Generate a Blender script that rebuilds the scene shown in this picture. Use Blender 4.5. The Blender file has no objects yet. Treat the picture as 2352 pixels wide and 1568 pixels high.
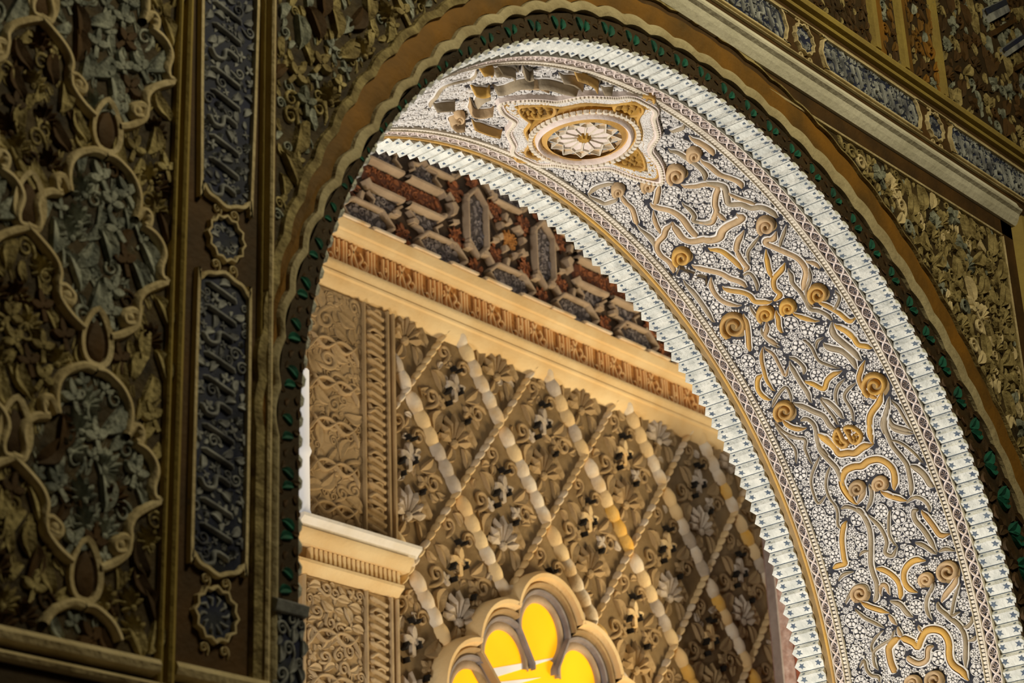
import bpy, math, random
import numpy as np
from mathutils import Matrix, Vector
random.seed(7); rnd = random.random
PI = math.pi
SC = bpy.context.scene
COL = SC.collection
CH = 1.6                                   # camera height above the floor
SV = 2.1                                   # camera to the front wall
# ---------------------------------------------------------------- camera
yaw, pitch, roll, FPX = 0.856578939, 0.417894690, -0.0411264973, 4753.8
cy, sy, cp, sp, cr_, sr_ = math.cos(yaw), math.sin(yaw), math.cos(pitch), math.sin(pitch), math.cos(roll), math.sin(roll)
FW = np.array([sy*cp, cy*cp, sp]); RT = np.array([cy, -sy, 0]); UP = np.cross(RT, FW)
R2 = cr_*RT + sr_*UP; U2 = -sr_*RT + cr_*UP
cam = bpy.data.cameras.new('camera'); co = bpy.data.objects.new('camera', cam); COL.objects.link(co)
cam.sensor_width = 36; cam.lens = FPX/2352*36; cam.clip_start = .05; cam.clip_end = 100
M = Matrix.Identity(4)
for i in range(3):
    M[i][0] = R2[i]; M[i][1] = U2[i]; M[i][2] = -FW[i]
M[0][3], M[1][3], M[2][3] = 0, -SV, CH
co.matrix_world = M
cam.dof.use_dof = True; cam.dof.focus_distance = 4.75; cam.dof.aperture_fstop = 8.0
SC.camera = co
# ---------------------------------------------------------------- light
w = bpy.data.worlds.new('sky'); SC.world = w; w.use_nodes = True
w.node_tree.nodes['Background'].inputs[0].default_value = (1, .9, .76, 1)
w.node_tree.nodes['Background'].inputs[1].default_value = .42
def area(name, loc, target, size, power, color, size_y=None):
    l = bpy.data.lights.new(name, 'AREA'); l.energy = power; l.color = color; l.size = size
    if size_y: l.shape = 'RECTANGLE'; l.size_y = size_y
    o = bpy.data.objects.new(name, l); COL.objects.link(o); o.location = loc
    o.rotation_euler = (Vector(target)-Vector(loc)).to_track_quat('-Z', 'Y').to_euler()
    return o
area('court_bounce', (1.7, 1.25, .9), (3.6, .25, 3.3), .8, 125, (1, .93, .84))     # sunlit paving of the court, thrown up
area('court_warm_fill', (8.2, .9, 2.2), (6.2, 3.0, 4.3), 1.2, 150, (1, .8, .5))  # low warm area lamp added to light the court wall
area('hall_fill', (2.7, -1.9, 4.9), (2.9, 0, 3.3), .6, 40, (1, .86, .52))  # unseen fill added to light the hall side of the front wall
SC.view_settings.view_transform = 'Standard'; SC.view_settings.look = 'None'
SC.view_settings.gamma = 1; SC.view_settings.exposure = 0; SC.view_settings.use_curve_mapping = False
# ---------------------------------------------------------------- materials
MAT = {}
def mat(name, c1, c2=None, scale=14, bump=.25, bscale=70, rough=.75, emit=0, spec=.3):
    m = bpy.data.materials.new(name); m.use_nodes = True; nt = m.node_tree; N = nt.nodes; L = nt.links
    b = N['Principled BSDF']; b.inputs['Roughness'].default_value = rough
    b.inputs['Specular IOR Level'].default_value = spec
    g = N.new('ShaderNodeNewGeometry')
    n = N.new('ShaderNodeTexNoise'); n.inputs['Scale'].default_value = scale; n.inputs['Detail'].default_value = 5
    L.new(g.outputs['Position'], n.inputs['Vector'])
    r = N.new('ShaderNodeValToRGB'); r.color_ramp.elements[0].position = .35; r.color_ramp.elements[1].position = .68
    r.color_ramp.elements[0].color = (*c1, 1); r.color_ramp.elements[1].color = (*(c2 or c1), 1)
    L.new(n.outputs['Fac'], r.inputs['Fac']); L.new(r.outputs['Color'], b.inputs['Base Color'])
    if bump:
        n2 = N.new('ShaderNodeTexNoise'); n2.inputs['Scale'].default_value = bscale; n2.inputs['Detail'].default_value = 6
        L.new(g.outputs['Position'], n2.inputs['Vector'])
        bp = N.new('ShaderNodeBump'); bp.inputs['Strength'].default_value = bump; bp.inputs['Distance'].default_value = .01
        L.new(n2.outputs['Fac'], bp.inputs['Height']); L.new(bp.outputs['Normal'], b.inputs['Normal'])
    if emit:
        L.new(r.outputs['Color'], b.inputs['Emission Color']); b.inputs['Emission Strength'].default_value = emit
    MAT[name] = m; return m
mat('white_stucco', (.78, .765, .735), (.64, .625, .61), 30)
mat('rim_stucco', (.8, .74, .62), (.62, .56, .46), 25)
mat('ink_ground', (.014, .016, .026), (.04, .04, .05), 40)
mat('tan_stucco', (.58, .41, .23), (.42, .30, .17), 14)
mat('grey_stucco', (.40, .33, .23), (.30, .24, .15), 14)
mat('gold_stucco', (.62, .37, .085), (.46, .28, .10), 10)
mat('dark_tan', (.20, .13, .045), (.30, .21, .1), 14)
mat('tooth_white', (.74, .75, .69), (.52, .54, .50), 34, .45, 120)
mat('tooth_blue', (.07, .10, .15), (.14, .18, .22), 60)
mat('pink_band', (.80, .71, .67), (.68, .58, .52), 30)
mat('cone_gold', (.44, .25, .045), (.30, .17, .04), 40)
mat('cone_dish', (.15, .08, .018), (.09, .05, .012), 30)
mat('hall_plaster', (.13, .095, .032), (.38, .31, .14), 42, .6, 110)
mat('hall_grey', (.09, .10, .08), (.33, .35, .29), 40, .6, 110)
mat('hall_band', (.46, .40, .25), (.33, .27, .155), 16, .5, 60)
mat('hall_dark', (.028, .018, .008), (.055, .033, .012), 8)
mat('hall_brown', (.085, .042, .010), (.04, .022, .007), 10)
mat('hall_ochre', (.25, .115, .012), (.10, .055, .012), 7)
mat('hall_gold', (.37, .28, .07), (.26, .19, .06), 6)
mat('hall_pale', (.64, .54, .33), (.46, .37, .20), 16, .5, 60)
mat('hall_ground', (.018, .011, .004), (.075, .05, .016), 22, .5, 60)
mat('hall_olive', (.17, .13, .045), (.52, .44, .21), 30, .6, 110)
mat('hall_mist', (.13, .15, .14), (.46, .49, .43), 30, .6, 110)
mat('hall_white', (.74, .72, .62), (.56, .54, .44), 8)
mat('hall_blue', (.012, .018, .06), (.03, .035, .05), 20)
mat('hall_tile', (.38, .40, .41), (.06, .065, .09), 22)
mat('leaf_green', (.008, .13, .085), (.01, .06, .045), 30)
mat('leaf_rust', (.07, .035, .010), (.04, .025, .010), 30)
mat('court_cream', (.86, .66, .36), (.74, .50, .22), 5)
mat('court_white', (.84, .74, .58), (.70, .50, .26), 11)
mat('court_amber', (.82, .45, .07), (.8, .55, .2), 12)
mat('court_tan', (.46, .32, .16), (.33, .225, .105), 8, .4, 40)
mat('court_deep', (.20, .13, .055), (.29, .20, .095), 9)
mat('court_pit_shade', (.012, .009, .006))  # shade inside the carved holes, as colour
mat('court_pale', (.62, .53, .42), (.46, .37, .26), 18)
mat('court_buff', (.56, .42, .24), (.42, .30, .16), 14, .4, 50)
mat('lit_white', (.9, .87, .8), (.8, .74, .62), 10)  # whiter than the stone: strong light on the ledge top put into colour
mat('court_rust', (.36, .125, .045), (.26, .10, .045), 18)
mat('court_ochre', (.56, .27, .075), (.46, .20, .05), 8)
mat('court_letter', (.95, .66, .34), (.85, .5, .2), 8)
mat('court_grey', (.30, .27, .27), (.22, .19, .19), 18)
mat('court_strap', (.50, .38, .26), (.36, .26, .17), 12)
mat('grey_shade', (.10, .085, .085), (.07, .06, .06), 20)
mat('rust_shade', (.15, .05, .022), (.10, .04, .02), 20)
mat('gap_brown', (.05, .032, .018), (.08, .05, .03), 12)
mat('court_wall', (.62, .47, .27), (.5, .36, .18), 3)
mat('amber_glow', (.95, .45, .004), (.9, .38, .002), 2, 0, rough=.35, emit=.85)  # glow stands for the lit orange ceiling beyond the opening
mat('white_glow', (.85, .85, .85), (.8, .8, .8), 3, 0, emit=.25)  # slight glow in place of light falling on the white parts
mat('old_wood', (.20, .12, .11), (.32, .25, .26), 24, .6, 50)
mat('red_wood', (.16, .04, .02), (.10, .03, .02), 12)
mat('paving', (.45, .38, .28), (.36, .3, .22), 3)
# ---------------------------------------------------------------- surfaces: (u, v, h) -> point
ACX, ACZ, AR, AT = 3.0233, 1.0979, 1.0894, .585      # arch centre, radius, depth of the soffit
def F(Y=0.0):
    return lambda u, v, h: (u, Y-h, v+CH)
FRONT = F(0); FAR = F(3.0)
def SOF(s, t, h):
    if s > PI*AR: return (ACX-AR+h, t, ACZ-(s-PI*AR)+CH)
    if s < 0: return (ACX+AR-h, t, ACZ+s+CH)
    a = s/AR; r = AR-h
    return (ACX+r*math.cos(a), t, ACZ+r*math.sin(a)+CH)
def ARC(th, r, h):                                   # polar coordinates on the front wall (degrees)
    a = math.radians(th); return (ACX+r*math.cos(a), -h, ACZ+r*math.sin(a)+CH)
def ray(x, y): return FW*FPX + R2*(x-1176) - U2*(y-784)
def px_wall(x, y, Y=0.0):
    r = ray(x, y); k = (SV+Y)/r[1]; return (r[0]*k, r[2]*k)
def px_sof(x, y):
    r = ray(x, y); a = r[0]**2+r[2]**2; b = -(r[0]*ACX+r[2]*ACZ); c = ACX**2+ACZ**2-AR**2
    k = (-b+math.sqrt(b*b-a*c))/a; p = k*r
    return (math.atan2(p[2]-ACZ, p[0]-ACX)*AR, p[1]-SV)
# ---------------------------------------------------------------- mesh building
class MB:
    def __init__(s): s.v = []; s.f = []; s.m = []
    def add(s, vs, fs, m=0):
        o = len(s.v); s.v += vs; s.f += [tuple(i+o for i in f) for f in fs]; s.m += [m]*len(fs)
    def ribbon(s, S, pts, width, prof, closed=False, taper=True, m=0, ms=None):
        P = np.array(pts, float); n = len(P)
        if closed: T = np.roll(P, -1, 0)-np.roll(P, 1, 0)
        else: T = np.gradient(P, axis=0)
        T /= np.linalg.norm(T, axis=1)[:, None]+1e-12; Nn = np.c_[-T[:, 1], T[:, 0]]
        W = np.broadcast_to(np.asarray(width, float), (n,))
        k = len(prof); vs = []
        for i in range(n):
            q = .0 if (taper and not closed and i in (0, n-1)) else 1
            for o, h in prof:
                u, v = P[i]+Nn[i]*o*W[i]*.5*(1 if q else .55); vs.append(S(u, v, h if q else min(h, 0.001)))
        o = len(s.v); s.v += vs
        for i in range(n if closed else n-1):
            j = (i+1) % n
            for a in range(k-1):
                s.f.append((o+i*k+a, o+j*k+a, o+j*k+a+1, o+i*k+a+1)); s.m.append(ms[a] if ms else m)
    def plate(s, S, poly, h0, h1, inset=.9, m=0, mt=None):
        n = len(poly); cx = sum(p[0] for p in poly)/n; cz = sum(p[1] for p in poly)/n
        vs = [S(u, v, h0) for u, v in poly]+[S(cx+(u-cx)*inset, cz+(v-cz)*inset, h1) for u, v in poly]
        o = len(s.v); s.v += vs
        for i in range(n):
            j = (i+1) % n; s.f.append((o+i, o+j, o+n+j, o+n+i)); s.m.append(m)
        s.f.append(tuple(range(o+n, o+2*n))); s.m.append(m if mt is None else mt)
    def dome(s, S, c, ru, rv, rot, h, n=10, k=3, h0=0, m=0):
        vs = []; ca, sa = math.cos(rot), math.sin(rot)
        for j in range(k):
            e = j/k*PI/2
            for i in range(n):
                a = 2*PI*i/n; x = ru*math.cos(a)*math.cos(e); y = rv*math.sin(a)*math.cos(e)
                vs.append(S(c[0]+x*ca-y*sa, c[1]+x*sa+y*ca, h0+h*math.sin(e)))
        vs.append(S(c[0], c[1], h0+h)); fs = []
        for j in range(k-1):
            for i in range(n): fs.append((j*n+i, j*n+(i+1) % n, (j+1)*n+(i+1) % n, (j+1)*n+i))
        for i in range(n): fs.append(((k-1)*n+i, (k-1)*n+(i+1) % n, k*n))
        s.add(vs, fs, m)
    def box(s, S, u0, u1, v0, v1, h0, h1, m=0, nu=1):
        for i in range(nu):
            a, b = u0+(u1-u0)*i/nu, u0+(u1-u0)*(i+1)/nu
            vs = [S(u, v, h) for h in (h0, h1) for u, v in ((a, v0), (b, v0), (b, v1), (a, v1))]
            s.add(vs, [(4, 5, 6, 7), (0, 1, 5, 4), (1, 2, 6, 5), (2, 3, 7, 6), (3, 0, 4, 7), (3, 2, 1, 0)], m)
    def prism(s, S, prof, v0, v1, n=1, m=0):           # profile of (u, h) swept along v
        k = len(prof); vs = []
        for i in range(n+1):
            v = v0+(v1-v0)*i/n; vs += [S(u, v, h) for u, h in prof]
        fs = []
        for i in range(n):
            for a in range(k-1): fs.append((i*k+a, i*k+a+1, (i+1)*k+a+1, (i+1)*k+a))
        fs += [tuple(range(k)), tuple(range(n*k, n*k+k))[::-1]]
        s.add(vs, fs, m)
    def bar(s, S, prof, u0, u1, n=1, m=0):             # profile of (v, h) swept along u
        s.prism(lambda a, b, h: S(b, a, h), prof, u0, u1, n, m)
def mesh(name, mb, mats, smooth=True, off=(0, 0, 0)):
    me = bpy.data.meshes.new(name)
    V = [(a[0]-off[0], a[1]-off[1], a[2]-off[2]) for a in mb.v]
    me.from_pydata(V, [], mb.f)
    for x in (mats if isinstance(mats, (list, tuple)) else [mats]): me.materials.append(MAT[x])
    if len(me.materials) > 1: me.polygons.foreach_set('material_index', mb.m)
    if smooth:
        me.polygons.foreach_set('use_smooth', [True]*len(me.polygons))
        me.set_sharp_from_angle(angle=math.radians(48))
    me.update(); return me
def thing(name, label, cat, loc, group=None):
    o = bpy.data.objects.new(name, None); COL.objects.link(o); o.location = loc; o.empty_display_size = .05
    o['label'] = label; o['category'] = cat
    if group: o['group'] = group
    return o
def wloc(p):
    q = Vector((0, 0, 0))
    while p is not None: q += p.location; p = p.parent
    return q
def part(name, mb, mats, parent, smooth=True, label=None, stuff=False):
    o = bpy.data.objects.new(name, mesh(name, mb, mats, smooth, wloc(parent) if parent else (0, 0, 0))); COL.objects.link(o)
    if parent: o.parent = parent
    if label: o['label'] = label
    if stuff: o['kind'] = 'stuff'
    return o
def struct(name, mb, mats, smooth=False):
    o = part(name, mb, mats, None, smooth); o['kind'] = 'structure'; return o
def frame(S, u, v, h, rot=0, sc=1.0, scy=None):
    p = np.array(S(u, v, h)); e = 1e-4
    eu = (np.array(S(u+e, v, h))-p); ev = (np.array(S(u, v+e, h))-p)
    eu /= np.linalg.norm(eu); ev /= np.linalg.norm(ev); n = np.cross(eu, ev)
    hn = np.array(S(u, v, h+e))-p
    if n @ hn < 0: n = -n
    c, s_ = math.cos(rot), math.sin(rot); X = eu*c+ev*s_; Y = -eu*s_+ev*c
    scy = scy or sc
    return Matrix(((X[0]*sc, Y[0]*scy, n[0]*sc, p[0]), (X[1]*sc, Y[1]*scy, n[1]*sc, p[1]), (X[2]*sc, Y[2]*scy, n[2]*sc, p[2]), (0, 0, 0, 1)))
def inst(name, me, parent, Mw):
    o = bpy.data.objects.new(name, me); COL.objects.link(o)
    L = wloc(parent); Mw = Matrix.Translation(-L) @ Mw
    o.parent = parent; o.matrix_local = Mw; return o
def merge(mb, me, Mw, m=0):
    mb.add([tuple(Mw @ x.co) for x in me.vertices], [tuple(p.vertices) for p in me.polygons], m)
def cr(pts, n=5, closed=False):                       # Catmull-Rom
    P = [np.array(p, float) for p in pts]; out = []
    N = len(P); rng = range(N if closed else N-1)
    for i in rng:
        p1, p2 = P[i], P[(i+1) % N]
        p0 = P[i-1] if (closed or i > 0) else 2*p1-p2
        p3 = P[(i+2) % N] if (closed or i+2 < N) else 2*p2-p1
        for j in range(n):
            t = j/n; out.append(.5*((2*p1)+(-p0+p2)*t+(2*p0-5*p1+4*p2-p3)*t*t+(-p0+3*p1-3*p2+p3)*t**3))
    if not closed: out.append(P[-1])
    return [tuple(p) for p in out]
TUBE = lambda h: [(-1, 0), (-.86, h*.6), (-.5, h*.93), (0, h), (.5, h*.93), (.86, h*.6), (1, 0)]
SLAB = lambda h: [(-1, 0), (-.9, h), (.9, h), (1, 0)]
ID = lambda u, v, h: (u, v, h)
# small carved pieces with unit size, shared by many parts
def leaf_mesh(name, m, bend=.25, n=6):
    mb = MB(); vs = []
    for i in range(n+1):
        t = i/n; wd = .34*math.sin(PI*t)**.8*(1-.25*t); x = bend*math.sin(t*PI*.9); y = t-.5
        for o, h in ((-1, 0), (-.75, .22), (0, .1), (.75, .22), (1, 0)): vs.append((x+o*wd, y, h*(1 if 0 < i < n else 0)))
    mb.add(vs, [(i*5+a, i*5+a+1, (i+1)*5+a+1, (i+1)*5+a) for i in range(n) for a in range(4)])
    return mesh(name, mb, m)
def fan_mesh(name, m, rays=7):
    mb = MB()
    for k in range(rays):
        a = (k/(rays-1)-.5)*2.7; L = .55*(1-.18*abs(a))
        c, s_ = math.cos(a), math.sin(a)
        def P(x, y, h): return (y*s_+x*c, -.35+y*c-x*s_, h)
        mb.add([P(0, .05, .05), P(-.09, L*.7, .05), P(0, L*.7, .26), P(.09, L*.7, .05), P(-.05, L, .03), P(0, L*1.08, .1), P(.05, L, .03)],
               [(0, 2, 1), (0, 3, 2), (1, 2, 5, 4), (2, 3, 6, 5)])
    mb.dome(ID, (0, -.35), .12, .1, 0, .16, 8, 2)
    return mesh(name, mb, m, False)
def trefoil_mesh(name, m):
    mb = MB()
    for a, L in ((0, .52), (1.25, .46), (-1.25, .46)):
        c, s_ = math.cos(a), math.sin(a)
        pts = [(-.07, .02), (-.16, .25), (-.1, .42), (0, .5), (.1, .42), (.16, .25), (.07, .02)]
        vs = [(y*s_*L*2+x*c, y*c*L*2-x*s_-.12, 0) for x, y in pts]+[(y*s_*L*2*.86+x*c*.6, y*c*L*2*.86-x*s_*.6-.12, .2) for x, y in pts]
        n = len(pts); mb.add(vs, [(i, (i+1) % n, n+(i+1) % n, n+i) for i in range(n)]+[tuple(range(n, 2*n))])
    mb.plate(ID, [(-.08, -.5), (.08, -.5), (.07, 0), (-.07, 0)], 0, .15)
    return mesh(name, mb, m, False)
def curl_mesh(name, m, turns=1.4):
    mb = MB(); pts = []; W = []
    for i in range(22):
        t = i/21; a = t*turns*2*PI; r = .42*(1-.8*t); pts.append((r*math.cos(a), r*math.sin(a))); W.append(.2*(1-.6*t))
    mb.ribbon(ID, [(.42, -.55), (.45, -.25)]+pts, [.2, .2]+W, TUBE(.2)); return mesh(name, mb, m)
def star_poly(c, r1, r2, n=8, rot=0):
    return [(c[0]+(r1 if i % 2 == 0 else r2)*math.cos(rot+PI*i/n), c[1]+(r1 if i % 2 == 0 else r2)*math.sin(rot+PI*i/n)) for i in range(2*n)]
class Grid:                                           # spacing test on a surface
    def __init__(s, cell=.06): s.c = cell; s.d = {}
    def ok(s, u, v, r):
        i, j = int(u//s.c), int(v//s.c)
        for a in (-1, 0, 1):
            for b in (-1, 0, 1):
                for (x, y, q) in s.d.get((i+a, j+b), ()):
                    if (x-u)**2+(y-v)**2 < (q+r)**2: return False
        return True
    def put(s, u, v, r): s.d.setdefault((int(u//s.c), int(v//s.c)), []).append((u, v, r))
def in_poly(p, poly):
    x, y = p; c = False; n = len(poly); j = n-1
    for i in range(n):
        if (poly[i][1] > y) != (poly[j][1] > y) and x < (poly[j][0]-poly[i][0])*(y-poly[i][1])/(poly[j][1]-poly[i][1])+poly[i][0]: c = not c
        j = i
    return c
# ================================================================ the setting
def wall_with_arch():
    mb = MB(); x0, x1, z0, z1 = -1.5, 7.2, -CH, 4.0; R = AR+.016; n = 72
    arc = [(ACX-R, z0), (ACX-R, ACZ)]+[(ACX+R*math.cos(PI-PI*i/n), ACZ+R*math.sin(PI-PI*i/n)) for i in range(1, n)]+[(ACX+R, ACZ), (ACX+R, z0)]
    def face(Y, flip):
        S = F(Y); left = [(x0, z0)]
        for i in range(len(arc)-1):
            a, b = arc[i], arc[i+1]
            if a[0] == b[0]: continue
            mb.add([S(a[0], a[1], 0), S(b[0], b[1], 0), S(b[0], z1, 0), S(a[0], z1, 0)], [(0, 1, 2, 3) if not flip else (3, 2, 1, 0)])
        for a, b in ((x0, ACX-R), (ACX+R, x1)):
            mb.add([S(a, z0, 0), S(b, z0, 0), S(b, z1, 0), S(a, z1, 0)], [(0, 1, 2, 3) if not flip else (3, 2, 1, 0)])
    face(0, 0); face(AT, 1)
    for i in range(len(arc)-1):
        (a, b), (c, d) = arc[i], arc[i+1]
        mb.add([(a, 0, b+CH), (a, AT, b+CH), (c, AT, d+CH), (c, 0, d+CH)], [(0, 1, 2, 3)])
    mb.add([(x0, 0, z1+CH), (x1, 0, z1+CH), (x1, AT, z1+CH), (x0, AT, z1+CH)], [(0, 1, 2, 3)])
    return mb
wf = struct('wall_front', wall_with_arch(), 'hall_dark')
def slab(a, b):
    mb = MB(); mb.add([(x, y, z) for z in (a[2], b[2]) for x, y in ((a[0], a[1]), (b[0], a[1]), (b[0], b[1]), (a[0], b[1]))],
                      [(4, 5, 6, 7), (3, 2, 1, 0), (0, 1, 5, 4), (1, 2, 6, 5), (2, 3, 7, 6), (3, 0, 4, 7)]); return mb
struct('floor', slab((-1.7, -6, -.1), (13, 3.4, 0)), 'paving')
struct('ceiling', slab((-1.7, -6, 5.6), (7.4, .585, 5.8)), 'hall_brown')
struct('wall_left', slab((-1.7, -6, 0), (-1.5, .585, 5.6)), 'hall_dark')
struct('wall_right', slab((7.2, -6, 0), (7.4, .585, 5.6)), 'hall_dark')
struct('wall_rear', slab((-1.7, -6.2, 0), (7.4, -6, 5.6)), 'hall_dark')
struct('wall_back', slab((3.6, 3.0, 0), (12, 3.3, 6.6)), 'court_wall')
# ================================================================ soffit of the arch
PIV = (ACX, AT/2, ACZ+AR+CH)
soff = thing('arch_soffit', 'carved white stucco underside of the arch, scrolling gold edged vines over rosettes', 'arch', PIV)
def strip(t0, t1, h, s0=-1.0, s1=PI*AR+1.2, n=150):
    mb = MB(); vs = []
    for i in range(n+1):
        s = s0+(s1-s0)*i/n; vs += [SOF(s, t0, h), SOF(s, t1, h)]
    mb.add(vs, [(2*i, 2*i+1, 2*i+3, 2*i+2) for i in range(n)]); return mb
part('ground', strip(.0585, .516, .0005), 'tan_stucco', soff)
part('field', strip(.104, .449, .0015, -.35, 2.62), 'ink_ground', soff, label='dark ground between the white rosettes')
DEG = AR*PI/180
MC = (89.06*DEG+.046, .305-.032)                      # centre of the medallion on the soffit
Q1 = [(.272, 0), (.235, .03), (.2, .045), (.165, .055), (.15, .07), (.128, .104), (.09, .128), (.066, .142), (.05, .16), (.03, .19)]
STAR = Q1+[(0, .2)]+[(-a, b) for a, b in Q1[::-1]]
STAR = STAR[:-1]+[(-.272, 0)]+[(-a, -b) for a, b in Q1[1:]]+[(0, -.2)]+[(a, -b) for a, b in Q1[1:][::-1]]
def star(k, n=1): return [(MC[0]+a*k, MC[1]+max(-.165, min(.165, b*k))) for a, b in STAR]
SBIG = star(1.0)
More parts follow.
